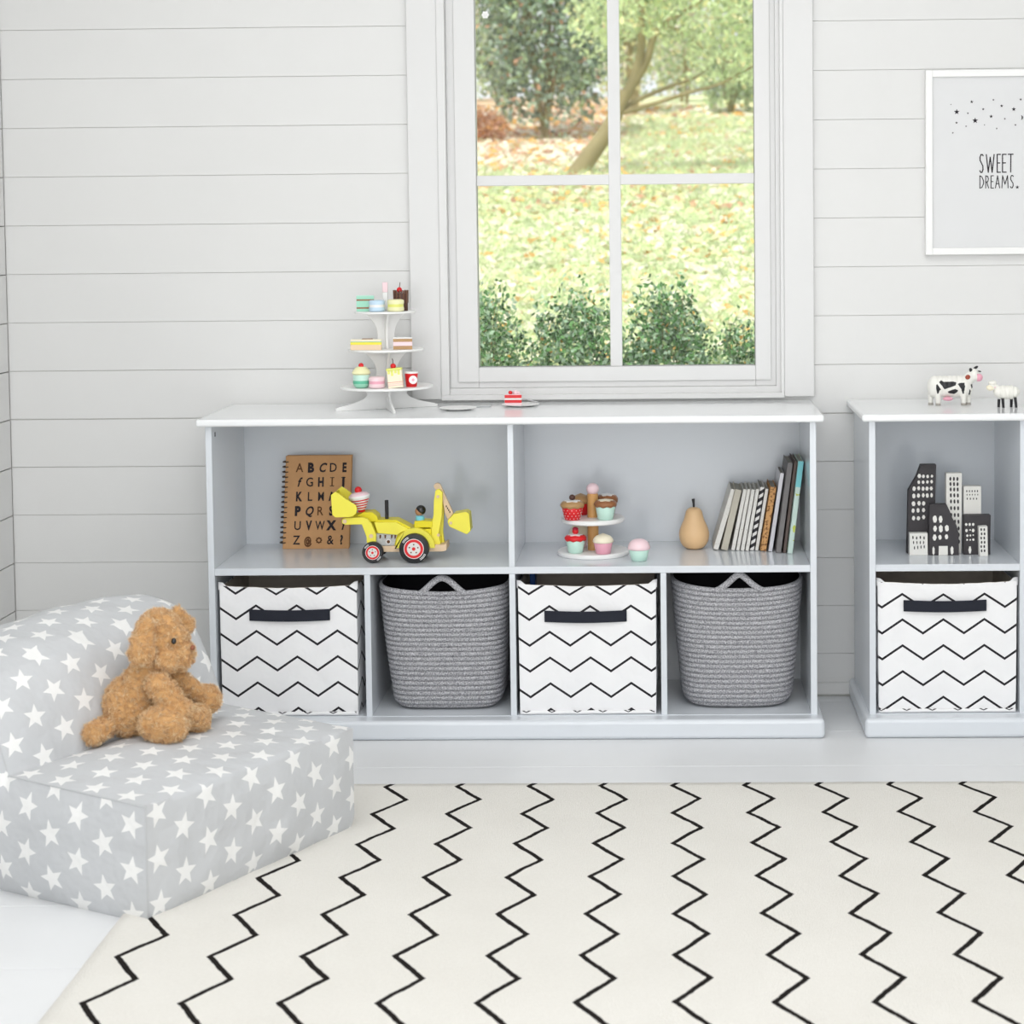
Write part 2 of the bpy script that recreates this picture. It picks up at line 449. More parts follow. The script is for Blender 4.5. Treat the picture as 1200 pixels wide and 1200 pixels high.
# stepped inner sash line
MB().box(-.545, X0, -.001, .006, .838, 2.07).box(X1, .276, -.001, .006, .838, 2.07).box(X0, X1, -.001, .006, .838, .876).build('sash_frame', M['trim'], parent=win_o, bevel=.0015)
MB().box(-.1447, -.1135, .010, .04, .876, 2.03).box(X0, X1, .012, .038, 1.3515, 1.3785).build('glazing_bar', M['trim'], parent=win_o, bevel=.0015)
MB().box(X0, X1, .024, .0275, .876, 2.03).build('glass', M['glass'], parent=win_o, smooth=None)
MB().box(X0 - .002, X0 + .0012, .0185, .0235, .876, 2.03).box(X0, X1, .0185, .0235, .8755, .8775).box(X1 - .0012, X1, .0185, .0235, .876, 2.03).build('glazing_seal', mat('seal_grey', (.25, .25, .25, 1), .7), parent=win_o)
# small white childlock dot near the top left of the pane
mb = MB()
for k in range(6):
    a = k * PI / 3; mb.lathe([(.0035, 0), (.0035, .002)], c=(X0 + .028 + .0065 * math.cos(a), .0215, 1.797 + .0065 * math.sin(a)), n=10, axis='y')
mb.lathe([(.003, 0), (.003, .002)], c=(X0 + .028, .0215, 1.797), n=10, axis='y')
mb.build('white_sticker', M['white'], parent=win_o)

# ------------------------------------------------------------------ storage units
D = .3789
def unit(x0, x1, label, uppers, lowers, name='bookcase'):
    """open shelving on a moulded plinth"""
    t = thing(name, ((x0 + x1) / 2, -D / 2, 0), label, 'bookcase')
    c = M['cab']; th = .0155
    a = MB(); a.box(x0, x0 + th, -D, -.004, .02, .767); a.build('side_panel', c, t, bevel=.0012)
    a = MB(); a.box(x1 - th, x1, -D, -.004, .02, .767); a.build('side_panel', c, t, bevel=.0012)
    MB().box(x0 + th, x1 - th, -.018, -.006, .03, .767).build('back_panel', c, t)
    MB().box(x0 + th, x1 - th, -D + .0008, -.018, .3994, .4166).build('shelf', c, t, bevel=.0012)
    MB().box(x0 + th, x1 - th, -D + .0008, -.018, .0484, .0496).build('bottom_board', c, t)
    for u in uppers: MB().box(u, u + .0147, -D + .0004, -.018, .4166, .767).build('divider', c, t, bevel=.0012)
    for u in lowers: MB().box(u, u + .0147, -D + .0004, -.018, .0494, .3994).build('divider', c, t, bevel=.0012)
    # top slab with a rounded nose
    a = MB(); a.box(x0 - .0185, x1 + .0185, -D - .0215, -.003, .767, .785); a.build('top', M['cabtop_lit'], t, bevel=.0065, seg=4)
    # plinth : front and sides, rounded upper edge
    a = MB()
    a.box(x0 - .0155, x1 + .0155, -D - .046, -.003, 0, .0484)
    a.build('plinth', c, t, bevel=.011, seg=4)
    return t
u1 = unit(-1.1236, .3630, 'wide pale grey open bookcase with six compartments under the window', (-.3867,), (-.7414, -.3867, -.0176))
u2 = unit(.4907, .8709, 'narrow pale grey bookcase of two cubbies below the framed print', (), ())
# shelf pin holes
a = MB()
for x in (-1.1075,): a.box(x - .0006, x + .0005, -.345, -.341, .738, .749)
a.build('pin_hole', M['ink'], u1)

# ------------------------------------------------------------------ canvas boxes
def canvas_box(cx, w, label, phase, vph, insert=False):
    zb = .0500; h = .322; y0 = -.366; y1 = -.05
    t = thing('storage_box', (cx, (y0 + y1) / 2, zb), label, 'storage box', 'zigzag canvas boxes in the lower cubbies')
    hw = w / 2
    def shell(off, nx=26, nz=24):
        """four sides, returns verts/faces/uvs"""
        vs, fs, uv = [], [], []
        per = []
        sides = [((-hw, y0), (hw, y0)), ((hw, y0), (hw, y1)), ((hw, y1), (-hw, y1)), ((-hw, y1), (-hw, y0))]
        s0 = -hw
        for si, (p, q) in enumerate(sides):
            L = math.dist(p, q)
            base = len(vs)
            nrm = (0, -1) if si == 0 else (1, 0) if si == 1 else (0, 1) if si == 2 else (-1, 0)
            for j in range(nz + 1):
                v = j / nz
                for i in range(nx + 1):
                    u = i / nx
                    x = p[0] + (q[0] - p[0]) * u; y = p[1] + (q[1] - p[1]) * u
                    tp = 1 - .012 * (1 - v)                     # slightly narrower base
                    edge = (1 - (2 * u - 1) ** 6)
                    bul = (.003 * math.sin(PI * v) * edge - off) if si != 0 else (.0025 * math.sin(PI * v) * edge - off)
                    wv = .0016 * noise.noise(Vector((x * 14 + cx * 9, y * 14, v * 5)))
                    zz = zb + h * v - (.006 * math.sin(PI * u) * v ** 8)
                    if v == 1: zz += .0015 * noise.noise(Vector((x * 40, y * 40, cx)))
                    xx = cx + (x) * tp + nrm[0] * (bul + wv); yy = y + nrm[1] * (bul + wv)
                    if off:
                        xx = cx + max(-hw + off, min(hw - off, x)) * tp; yy = max(y0 + off, min(y1 - off, y))
                    vs.append((xx, yy, zz)); uv.append((s0 + L * u + phase, h * v + vph))
            for j in range(nz):
                for i in range(nx):
                    a = base + j * (nx + 1) + i
                    fs.append((a, a + 1, a + nx + 2, a + nx + 1))
            s0 += L
        return vs, fs, uv
    def mk(name, m, off, parent, flip=False, extra=None):
        vs, fs, uv = shell(off)
        if flip: fs = [tuple(reversed(f)) for f in fs]
        if extra: extra(vs, fs, uv)
        me = bpy.data.meshes.new(name)
        L = Vector(PLOC[parent.name])
        me.from_pydata([tuple(Vector(p) - L) for p in vs], [], fs); me.materials.append(m)
        ul = me.uv_layers.new(name='UVMap')
        for lp in me.loops: ul.data[lp.index].uv = uv[lp.vertex_index]
        me.shade_smooth()
        o = bpy.data.objects.new(name, me); COL.objects.link(o); o.parent = parent
        return o
    def ears(vs, fs, uv):
        # pinched fabric ears at the upper corners and folded hem at the base
        for sx in (-1, 1):
            for (yy, dz) in ((y0 + .003, .010), (y1 - .003, .014)):
                x = cx + sx * (hw - .001); b = len(vs)
                ps = [(x - sx * .020, yy - .001, zb + h - .004), (x + sx * .0035, yy - .003, zb + h - .010), (x + sx * .004, yy - .001, zb + h + dz), (x - sx * .006, yy + .002, zb + h + dz * .75),
                      (x - sx * .004, yy + .03, zb + h + .002)]
                for p in ps: vs.append(p); uv.append(((p[0] - cx) * 1.7 + p[2] * .8 + phase, p[2] * 1.6))
                fs.append((b, b + 1, b + 2, b + 3)); fs.append((b + 1, b + 4, b + 2)); fs.append((b + 2, b + 4, b + 3))
    mk('outer_fabric', M['zig'], 0, t, extra=ears)
    def floor_(vs, fs, uv):
        b = len(vs)
        for p in ((-hw, y0), (hw, y0), (hw, y1), (-hw, y1)): vs.append((cx + p[0] * .98, max(min(p[1], y1 - .006), y0 + .006), zb + .004)); uv.append(p)
        fs.append((b, b + 1, b + 2, b + 3))
    mk('lining', M['lining'], .004, t, flip=True, extra=floor_)
    # hem folded forward along the base
    a = MB(); n = 24
    pts = [(cx - hw + .006 + (2 * hw - .012) * i / n, y0 - .003 - .0012 * math.sin(i * 1.3), zb + .0045) for i in range(n + 1)]
    a.tube(pts, .0045, n=8)
    ho = a.build('base_hem', M['zig'], t)
    ul = ho.data.uv_layers.new(name='UVMap')
    for lp in ho.data.loops:
        co = ho.data.vertices[lp.vertex_index].co; ul.data[lp.index].uv = (co.x * 1.6 + phase, co.z * 3 + .012)
    # navy webbing handle, slightly bowed
    return t, cx, hw, zb, h, y0
def box_handle(info, dx0, dx1, z0, z1):
    t, cx, hw, zb, h, y0 = info
    a = MB(); n = 20; vs = []; fs = []
    for i in range(n + 1):
        u = i / n; x = dx0 + (dx1 - dx0) * u; yy = y0 - .006 - .006 * math.sin(PI * u)
        sag = .0018 * math.sin(PI * u)
        for (dy, z) in ((0, z1 - sag), (0, z0 - sag), (.003, z0 - sag), (.003, z1 - sag)): vs.append((x, yy + dy, z))
    for i in range(n):
        for k in range(4): fs.append((i * 4 + k, i * 4 + (k + 1) % 4, (i + 1) * 4 + (k + 1) % 4, (i + 1) * 4 + k))
    fs.append((0, 1, 2, 3)); fs.append((n * 4 + 3, n * 4 + 2, n * 4 + 1, n * 4))
    a.add(vs, fs); o = a.build('handle', M['navy'], t, bevel=.0008); o['label'] = 'navy webbing handle'
b1 = canvas_box(-.9310, .338, 'black and white zigzag canvas box with navy handle, left end cubby behind the star chair', -.0205, -.0183)
box_handle(b1, -1.0265, -.8280, .2865, .3145)
b3 = canvas_box(-.1975, .338, 'black and white zigzag canvas box between the two grey rope baskets', -.0075, -.0119)
box_handle(b3, -.3020, -.1005, .279, .307)
b5 = canvas_box(.6812, .338, 'black and white zigzag canvas box filling the lower cubby of the narrow bookcase', .0095, -.0372)
box_handle(b5, .5745, .7760, .300, .3275)
o = MB().box(-.352, -.338, -.16, -.10, .052, .384).build('toy_plank', mat('blue_toy', (.03, .12, .45, 1), .4), bevel=.002, loc=(-.345, -.13, .052))
tag(o, 'blue board standing inside the middle zigzag canvas box', 'toy')

# ------------------------------------------------------------------ rope baskets
def superell(a, hx, hy, n):
    c, s = math.cos(a), math.sin(a)
    return hx * math.copysign(abs(c) ** (2 / n), c), hy * math.copysign(abs(s) ** (2 / n), s)
def rope_basket(cx, cy, hxt, hyt, hxb, hyb, H, n_e, label, hnd, shift=0):
    zb = .0500
    t = thing('rope_basket', (cx, cy, zb), label, 'basket', 'grey rope baskets in the lower cubbies')
    NS = 112; coils = 25; per = 7; a = MB(); vs = []; fs = []
    rows = coils * per
    def ring(v, off, dzr=0):
        e = min(1, v / .10); base = 1 - .20 * (1 - math.sqrt(max(0, 1 - (1 - e) ** 2)))
        sl = v ** .8
        hx = (hxb + (hxt - hxb) * sl) * base + off; hy = (hyb + (hyt - hyb) * sl) * base + off
        out = []
        for k in range(NS):
            an = 2 * PI * k / NS
            x, y = superell(an, hx, hy, n_e)
            u = x / hx
            z = zb + H * v
            # the rim dips towards the middle of the front and rises at the corners
            z -= v ** 3 * (.013 * (1 - u * u) if y < 0 else .004)
            z += .002 * noise.noise(Vector((x * 9, y * 9, v * 4 + cx * 7))) * v
            x += .003 * noise.noise(Vector((y * 7, v * 3, cx * 5)))
            out.append((cx + x + shift * (1 - v), cy + y, z))
        return out
    for j in range(rows + 1):
        v = j / rows
        off = -.0050 * (1 - abs(math.sin(PI * coils * v))) ** 1.6
        vs += ring(v, off)
    for j in range(rows):
        for k in range(NS): fs.append((j * NS + k, j * NS + (k + 1) % NS, (j + 1) * NS + (k + 1) % NS, (j + 1) * NS + k))
    fs.append(tuple(range(NS - 1, -1, -1)))
    o0 = len(vs)
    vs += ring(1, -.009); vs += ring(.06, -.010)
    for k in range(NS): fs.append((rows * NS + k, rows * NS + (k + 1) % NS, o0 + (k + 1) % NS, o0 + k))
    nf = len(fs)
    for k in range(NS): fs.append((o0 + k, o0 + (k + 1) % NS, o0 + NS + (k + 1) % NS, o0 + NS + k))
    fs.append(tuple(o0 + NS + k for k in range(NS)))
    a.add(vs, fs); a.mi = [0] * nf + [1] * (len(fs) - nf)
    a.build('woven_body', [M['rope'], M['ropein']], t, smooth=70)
    # arched rope handle
    hx0, hx1, rise, pinch = hnd
    yf = cy - hyt + .005; zr = zb + H - .013
    for side in (0, 1):
        a = MB(); pts = []
        for i in range(25):
            u = i / 24
            x = hx0 + (hx1 - hx0) * u
            k = math.sin(PI * u)
            x = (hx0 + hx1) / 2 + (x - (hx0 + hx1) / 2) * (1 - pinch * k)
            pts.append((x, yf if side == 0 else cy + hyt - .005, zr - .004 + (rise + .008) * (k ** 1.25)))
        a.tube(pts, [.0080] * 25, n=10)
        a.build('handle', M['rope'], t, smooth=60)
    return t
rope_basket(-.5565, -.2010, .1655, .158, .1350, .130, .315, 5.0, 'grey coiled rope basket with arched handle, left of the middle zigzag box', (-.6085, -.4985, .030, .10), shift=.006)
rope_basket(.1725, -.2010, .1665, .158, .1350, .130, .318, 3.6, 'grey coiled rope basket with pinched handle, right end under the books', (.1195, .2320, .0305, .38))

# ------------------------------------------------------------------ spiral notebook
SH = .4168
def notebook():
    t = thing('spiral_notebook', (-.912, -.095, SH), 'kraft spiral notebook printed with the alphabet, standing behind the toy digger', 'notebook')
    X0, X1, Z1 = -.9965, -.8245, .2415
    yb, yt = -.100, -.062                       # leans back
    def tl(p):                                  # local (x, depth, height) -> leaning
        x, d, h = p; k = h / Z1
        return (x + .006 * k, yb + (yt - yb) * k + d, SH + h * .985)
    def slab(x0, x1, d0, d1, z0, z1, name, m):
        a = MB(); vs = [tl((x, d, z)) for x in (x0, x1) for d in (d0, d1) for z in (z0, z1)]
        a.add(vs, [(0, 1, 3, 2), (4, 6, 7, 5), (0, 4, 5, 1), (2, 3, 7, 6), (0, 2, 6, 4), (1, 5, 7, 3)])
        return a.build(name, m, t, bevel=.0008)
    slab(X0, X1, 0, .0018, 0, Z1, 'front_cover', M['kraft'])
    slab(X0, X1, .016, .018, 0, Z1, 'back_cover', M['kraft'])
    slab(X0 + .003, X1 - .003, .002, .0158, .002, Z1 - .002, 'page_block', M['pageedge'])
    a = MB()
    for i in range(17):
        h = .016 + i * (Z1 - .032) / 16
        pts = []
        for k in range(13):
            an = -1.1 + k / 12 * 4.6
            pts.append(tl((X0 + .000 - .0085 * math.sin(an) + (.005 if k == 0 else 0), .009 - .0115 * math.cos(an), h)))
        a.tube(pts, .0017, n=6)
    o = a.build('wire_binding', M['wire'], t); o['kind'] = 'stuff'
    a = MB()
    for r, row in enumerate(NB_ROWS):
        for c, ch in enumerate(row):
            xs, of, sh = nb_style(r, c)
            cx = X0 + .0370 + c * .0292 + (r % 2) * -.0015; h = Z1 - .042 - r * .0375
            s = .029
            if ch == '*':
                for k in range(8):
                    an = k * PI / 4
                    p = (cx + .006 * math.cos(an), h + .010 + .006 * math.sin(an))
                    q = [(p[0] + .0028 * math.cos(b * PI / 3), p[1] + .0028 * math.sin(b * PI / 3)) for b in range(6)]
                    a.add([tl((x, -.0006, z)) for x, z in q], [tuple(range(6))], 1)
                continue
            def T(p): return tl((p[0], -.0006, p[2]))
            glyph_into(a, nb_key(ch, r, c), cx, 0, h, xs * (.85 if ch not in 'MW@' else .7), T, 0 if (c * 2 + r) % 7 else 1)
            if ch in 'IJ':                         # slab serifs
                for hh in ((h - .0004, h + .0212) if ch == 'I' else (h + .0212,)):
                    q = [(cx - .0055, hh), (cx + .0055, hh), (cx + .0055, hh + .0020), (cx - .0055, hh + .0020)]
                    a.add([tl((x, -.0007, z)) for x, z in q], [(0, 1, 2, 3)], 0)
    a.build('printed_letters', [M['ink'], M['ink2']], t, smooth=None, recalc=False)
notebook()

# ------------------------------------------------------------------ toy digger
def digger():
    t = thing('toy_digger', (-.66, -.255, SH), 'yellow wooden toy digger with front loader and rear arm', 'toy digger')
    K = 3147.0
    def P(zx, zy): return (-.7316 + (zx - 380) / K, SH + (652 - zy) / K)
    def poly(pts): return [P(*p) for p in pts]
    yn, yf = -.300, -.212
    Y, YD = M['yellow'], M['yellowd']
    MB().prism(poly([(310, 535), (930, 525), (955, 515), (955, 570), (925, 580), (560, 580), (320, 580), (295, 570)]), yn + .012, yf - .012).build('chassis', M['wood'], t, bevel=.002)
    MB().prism(poly([(400, 330), (560, 330), (665, 385), (690, 410), (835, 402), (835, 520), (400, 540)]), yn + .018, yf - .018).build('engine_body', YD, t, bevel=.002)
    # bonnet side in lighter yellow with sloping nose
    MB().prism(poly([(390, 345), (560, 345), (640, 390), (665, 402), (600, 425), (570, 445), (420, 430)]), yn + .010, yn + .022).build('bonnet_side', Y, t, bevel=.0012)
    MB().prism(poly([(405, 432), (575, 432), (560, 470), (545, 530), (405, 530)]), yn + .013, yn + .019).build('engine_panel', M['grey'], t, bevel=.0006)
    a = MB()
    for (x, y, r) in ((500, 498, 22), (500, 498, 13)): a.lathe([(r / K, 0), (r / K, .0008)], c=(P(x, y)[0], yn + .0118 - (.0006 if r == 13 else 0), P(x, y)[1]), n=16, axis='y', mi=0 if r == 22 else 1)
    for x in (430, 470, 520, 548): a.prism(poly([(x, 445), (x + 14, 445), (x + 10, 470), (x, 475)]), yn + .012, yn + .013, mi=1)
    a.build('engine_detail', [M['hub'], M['ink2']], t)
    # rear mudguard arch
    pts = []
    for k in range(15):
        an = PI * (1.02 - k / 14 * .98); pts.append((712 + 152 * math.cos(an), 540 - 150 * math.sin(an)))
    pts += [(866, 545), (830, 545)]
    for k in range(13):
        an = PI * (.06 + k / 12 * .9); pts.append((712 + 112 * math.cos(an), 540 - 112 * math.sin(an)))
    pts += [(590, 545), (556, 545)]
    MB().prism(poly(pts), yn + .002, yn + .020).build('mudguard', Y, t, bevel=.0015)
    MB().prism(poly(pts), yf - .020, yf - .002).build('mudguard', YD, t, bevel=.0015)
    # loader arms
    arm = [(170, 302), (310, 300), (345, 312), (375, 350), (395, 400), (410, 440), (405, 500), (335, 500), (335, 455), (300, 355), (170, 356), (146, 345), (142, 325), (150, 308)]
    MB().prism(poly(arm), yn - .002, yn + .010).build('loader_arm', Y, t, bevel=.0015)
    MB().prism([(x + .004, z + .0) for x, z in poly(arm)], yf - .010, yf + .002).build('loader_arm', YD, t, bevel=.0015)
    MB().prism(poly([(245, 300), (300, 272), (370, 268), (410, 300), (420, 345), (360, 345), (320, 315)]), yn + .020, yf - .016).build('loader_hood', YD, t, bevel=.002)
    for (x, y) in ((168, 328), (372, 445)): MB().lathe([(16 / K, 0), (16 / K, .0015)], c=(P(x, y)[0], yn - .0034, P(x, y)[1]), n=14, axis='y').build('peg_bolt', M['wood'], t)
    # bucket : two cheeks, back, floor
    cheek = [(68, 118), (100, 92), (130, 108), (185, 150), (262, 200), (270, 230), (262, 262), (235, 285), (200, 292), (98, 292), (75, 270)]
    MB().prism(poly(cheek), yn - .012, yn - .006).build('bucket_cheek', Y, t, bevel=.001)
    MB().prism(poly(cheek), yf - .006, yf).build('bucket_cheek', Y, t, bevel=.001)
    a = MB(); a.prism(poly([(68, 118), (84, 116), (92, 268), (104, 280), (200, 280), (200, 292), (98, 292), (75, 270)]), yn - .006, yf - .006)
    a.build('bucket_shell', YD, t, bevel=.001)
    # exhaust
    x, z = P(479, 330); MB().lathe([(.0048, z - .002), (.0048, P(479, 182)[1])], c=(x, -.262, 0), n=14).build('exhaust_pipe', M['black'], t, bevel=.0005)
    a = MB()
    for k in range(4): q = P(545 + k * 16, 352 + k * 5); a.box(q[0] - .0016, q[0] + .0016, -.272, -.262, q[1] - .001, q[1] + .0022)
    a.build('bonnet_print', M['ink2'], t)
    # cab floor + rear arm
    MB().prism(poly([(700, 345), (760, 340), (845, 345), (840, 395), (700, 395)]), yn + .022, yf - .02).build('seat_block', YD, t, bevel=.0015)
    MB().prism(poly([(868, 105), (895, 92), (925, 118), (918, 300), (890, 440), (905, 540), (835, 545), (815, 430), (850, 300), (856, 180)]), -.274, -.262).build('boom', Y, t, bevel=.0015)
    MB().prism(poly([(868, 105), (895, 92), (925, 118), (925, 300), (915, 440), (925, 530), (845, 545), (825, 430), (850, 300), (856, 180)]), -.250, -.238).build('boom', Y, t, bevel=.0015)
    MB().prism(poly([(850, 75), (860, 56), (882, 50), (903, 62), (1003, 290), (960, 345), (935, 290), (915, 160), (860, 95)]), -.262, -.250).build('dipper_arm', M['wood'], t, bevel=.0015)
    a = MB()
    for k in range(4): q = P(948 + k * 9, 235 + k * 15); a.box(q[0] - .001, q[0] + .0016, -.2628, -.262, q[1] - .0022, q[1] + .0022)
    a.build('dipper_print', M['ink'], t)
    MB().prism(poly([(1015, 285), (1110, 268), (1135, 285), (1145, 420), (1115, 448), (978, 385), (962, 345), (970, 330)]), -.285, -.232).build('digging_bucket', Y, t, bevel=.002)
    for (x, y) in ((888, 152), (878, 75), (990, 355), (888, 455)): MB().lathe([(12 / K, 0), (12 / K, .0015)], c=(P(x, y)[0], -.2865 if x > 980 else -.2755 if y != 75 else -.2635, P(x, y)[1]), n=14, axis='y').build('peg_bolt', M['wood'], t)
    MB().box(P(800, 0)[0], P(905, 0)[0], -.2615, -.2505, P(0, 545)[1], P(0, 470)[1]).build('arm_mount', YD, t)
    # wheels
    def wheel(zx, zy, rz, y0, y1, near):
        x, z = P(zx, zy); r = rz / K
        a = MB(); a.lathe([(r * .2, y0), (r * .93, y0), (r, y0 + .002), (r, y1 - .002), (r * .93, y1), (r * .2, y1)], c=(x, 0, z), n=36, axis='y')
        tyre = a.build('wheel', M['rubber'], t, smooth=40)
        yy = y0 if near else y1; s = -1 if near else 1
        a = MB()
        for k, (rad, mi) in enumerate(((.68, 0), (.64, 1), (.46, 2), (.12, 1))):
            a.lathe([(r * rad, yy), (r * rad, yy + s * .0004 * (k + 1))], c=(x, 0, z), n=30, axis='y', mi=mi)
        for k in range(5):
            an = k * 2 * PI / 5 + .3; a.lathe([(r * .05, yy), (r * .05, yy + s * .0022)], c=(x + r * .3 * math.cos(an), 0, z + r * .3 * math.sin(an)), n=8, axis='y', mi=3)
        for c0 in (2.3, -.75):
            for rad in (.78, .86):
                vs = []; n = 7
                for i in range(n + 1):
                    an = c0 - .3 + i / n * .62; vs += [(x + r * rad * math.cos(an), yy + s * .0005, z + r * rad * math.sin(an)), (x + r * (rad + .035) * math.cos(an), yy + s * .0005, z + r * (rad + .035) * math.sin(an))]
                a.add(vs, [(2 * i, 2 * i + 1, 2 * i + 3, 2 * i + 2) for i in range(n)], 0)
        h = a.build('hub_cap', [M['white'], M['red'], M['hub'], M['ink2']], tyre, loc=PLOC[t.name])
        MB().lathe([(r * .12, y0 + .001), (r * .12, (yn + yf) / 2)] if near else [(r * .12, (yn + yf) / 2), (r * .12, y1 - .001)], c=(x, 0, z), n=10, axis='y').build('axle', M['wood'], t)
    wheel(388, 568, 82, -.318, -.302, True); wheel(712, 538, 115, -.322, -.302, True)
    wheel(388, 568, 82, -.212, -.196, False); wheel(712, 538, 115, -.212, -.192, False)
    # driver peg figure
    x, z = P(738, 350)
    d = thing('peg_driver', (x, -.255, z), 'small dark-haired peg driver in a blue shirt seated in the yellow digger', 'toy figure')
    MB().lathe([(.0105, z - .004), (.0115, z + .002), (.0108, z + .011), (.006, z + .0135)], c=(x, -.256, 0), n=20).build('shirt', M['cyan'], d)
    MB().sphere((x - .0005, -.256, z + .024), .0118, 20, 14).build('head', M['skin'], d)
    a = MB(); a.sphere((x + .0022, -.2555, z + .0268), .0128, 20, 14, sc_=(1, 1.02, .98)); a.build('hair', M['gloss'], d)
digger()

# ------------------------------------------------------------------ cupcakes
def cupcake(x, y, z, r, h, cup, ice, label, icing='dome', top=None, dots=None, drip=None, ih=.6, group='toy cupcakes on and beside the two tier stand', name='toy_cupcake'):
    r *= 1.10; h *= 1.04
    t = thing(name, (x, y, z), label, 'toy cupcake', group)
    a = MB(); rb = r * .74
    a.lathe([(rb * .9, z), (rb, z + .0012), (r * .97, z + h * .95), (r * .94, z + h)], c=(x, y, 0), n=28)
    if dots:
        for j in range(4):
            for k in range(14):
                an = 2 * PI * (k + .5 * (j % 2)) / 14; v = (j + .6) / 4.4; rad = (rb + (r * .97 - rb) * v) + .0001
                a.sphere((x + rad * math.cos(an), y + rad * math.sin(an), z + h * v), .0011, 6, 4, mi=1)
    if dots == 'ring': pass
    a.build('cup', [cup, M['white']], t, smooth=50)
    hh = r * 1.0 * ih * 1.6
    prof = []
    if icing == 'dome':
        for k in range(9):
            an = k / 8 * PI / 2; prof.append((max(1e-5, r * 1.06 * math.cos(an) ** .8), z + h + hh * math.sin(an)))
        prof = [(r * .98, z + h - .0018)] + prof
    else:                                         # wavy lid
        prof = [(r * .95, z + h - .001), (r * 1.10, z + h + .002), (r * 1.12, z + h + hh * .35), (r * .95, z + h + hh * .7), (1e-5, z + h + hh * .8)]
    a = MB(); a.lathe(prof, c=(x, y, 0), n=36)
    if icing == 'wavy':
        a.v = [(vx, vy, vz + (.0016 * math.sin(8 * math.atan2(vy - y, vx - x)) if vz < z + h + hh * .5 else 0)) for vx, vy, vz in a.v]
    ic = a.build('icing', ice, t, smooth=60)
    zt = z + h + hh * (1 if icing == 'dome' else .8)
    if drip:
        a = MB(); n = 40; vs = [(x, y, zt + .0035)]; 
        for k in range(n):
            an = 2 * PI * k / n; q = r * (.62 + .16 * math.sin(5 * an)); vs.append((x + q * math.cos(an), y + q * math.sin(an), zt - (.004 if icing == 'dome' else -.0005)))
        for k in range(n):
            an = 2 * PI * k / n; q = r * (.60 + .16 * math.sin(5 * an)); vs.append((x + q * math.cos(an), y + q * math.sin(an), zt - .006))
        fs = [(0, 1 + k, 1 + (k + 1) % n) for k in range(n)] + [(1 + k, 1 + n + k, 1 + n + (k + 1) % n, 1 + (k + 1) % n) for k in range(n)]
        a.add(vs, fs); a.build('cream_swirl', drip, t, smooth=50); zt += .003
    if top:
        m, rt = top
        a = MB(); a.sphere((x, y, zt + rt * .7), rt, 16, 10); a.build('topping', m, t)
    return t
def two_tier():
    cx, cy = -.1872, -.2020
    t = thing('cake_stand', (cx, cy, SH), 'two-tier white wooden cupcake stand with honey-coloured pole', 'cake stand')
    MB().lathe([(.0885, SH), (.0905, SH + .0025), (.0905, SH + .0085), (.088, SH + .011)], c=(cx, cy, 0), n=64).build('base_plate', M['white'], t)
    MB().lathe([(.0775, .5000), (.0795, .5025), (.0795, .5085), (.077, .511)], c=(cx, cy, 0), n=64).build('upper_plate', M['white'], t)
    MB().lathe([(.0140, SH + .011), (.0140, .5000)], c=(cx, cy, 0), n=24).build('pole', M['pole'], t)
    MB().lathe([(.0140, .511), (.0140, .569), (.012, .5705)], c=(cx, cy, 0), n=24).build('pole', M['pole'], t)
    MB().sphere((cx, cy, .582), .0162, 24, 16, sc_=(1, 1, .95)).build('finial_ball', M['palepink'], t)
    zl, zu = SH + .0112, .5112
    cupcake(-.2300, -.2430, zl, .0225, .0300, M['mint'], M['red'], 'mint toy cupcake with red icing and strawberry on the lower tier', 'wavy', top=(M['red'], .0082), drip=M['white'], ih=.42)
    s = MB(); s.sphere((-.2300, -.2430, zl + .0590), .0078, 12, 8, sc_=(1, 1, .7)); 
    o = s.build('berry_top', mat('berry', (.38, .01, .04, 1), .3), bpy.data.objects['toy_cupcake'])
    cupcake(-.1600, -.2590, zl, .0225, .0285, M['pink'], M['cream'], 'pink toy cupcake with cream dome on the lower tier', 'dome', drip=M['cream'], ih=.45)
    cupcake(-.2235, -.1600, zl, .0225, .0330, M['palepink'], M['cream'], 'cream domed toy cupcake behind the mint and red one on the lower tier', 'dome', ih=.62)
    cupcake(-.2370, -.2440, zu, .0245, .0300, M['red'], M['tan'], 'red polka-dot toy cupcake with brown ball on the upper tier', 'wavy', top=(M['dchoc'], .0078), dots=True, drip=M['white'], ih=.46)
    cupcake(-.1540, -.2440, zu, .0235, .0320, M['mint'], M['choc'], 'mint toy cupcake with brown icing and cream on the upper tier', 'wavy', drip=M['cream'], ih=.46)
    cupcake(-.2195, -.1600, zu, .0225, .0300, M['red'], M['tan'], 'tan-iced toy cupcake behind the polka-dot one on the upper tier', 'dome', drip=M['tan'], ih=.50)
    cupcake(-.1520, -.1620, zu, .0225, .0300, M['choc'], M['choc'], 'brown-iced toy cupcake with white top behind the mint and brown one', 'wavy', drip=M['white'], ih=.62)
    cupcake(-.0700, -.3000, SH, .0240, .0285, M['mint'], M['palepink'], 'mint toy cupcake with pale pink dome standing on the shelf beside the stand', 'dome', ih=.58)
two_tier()
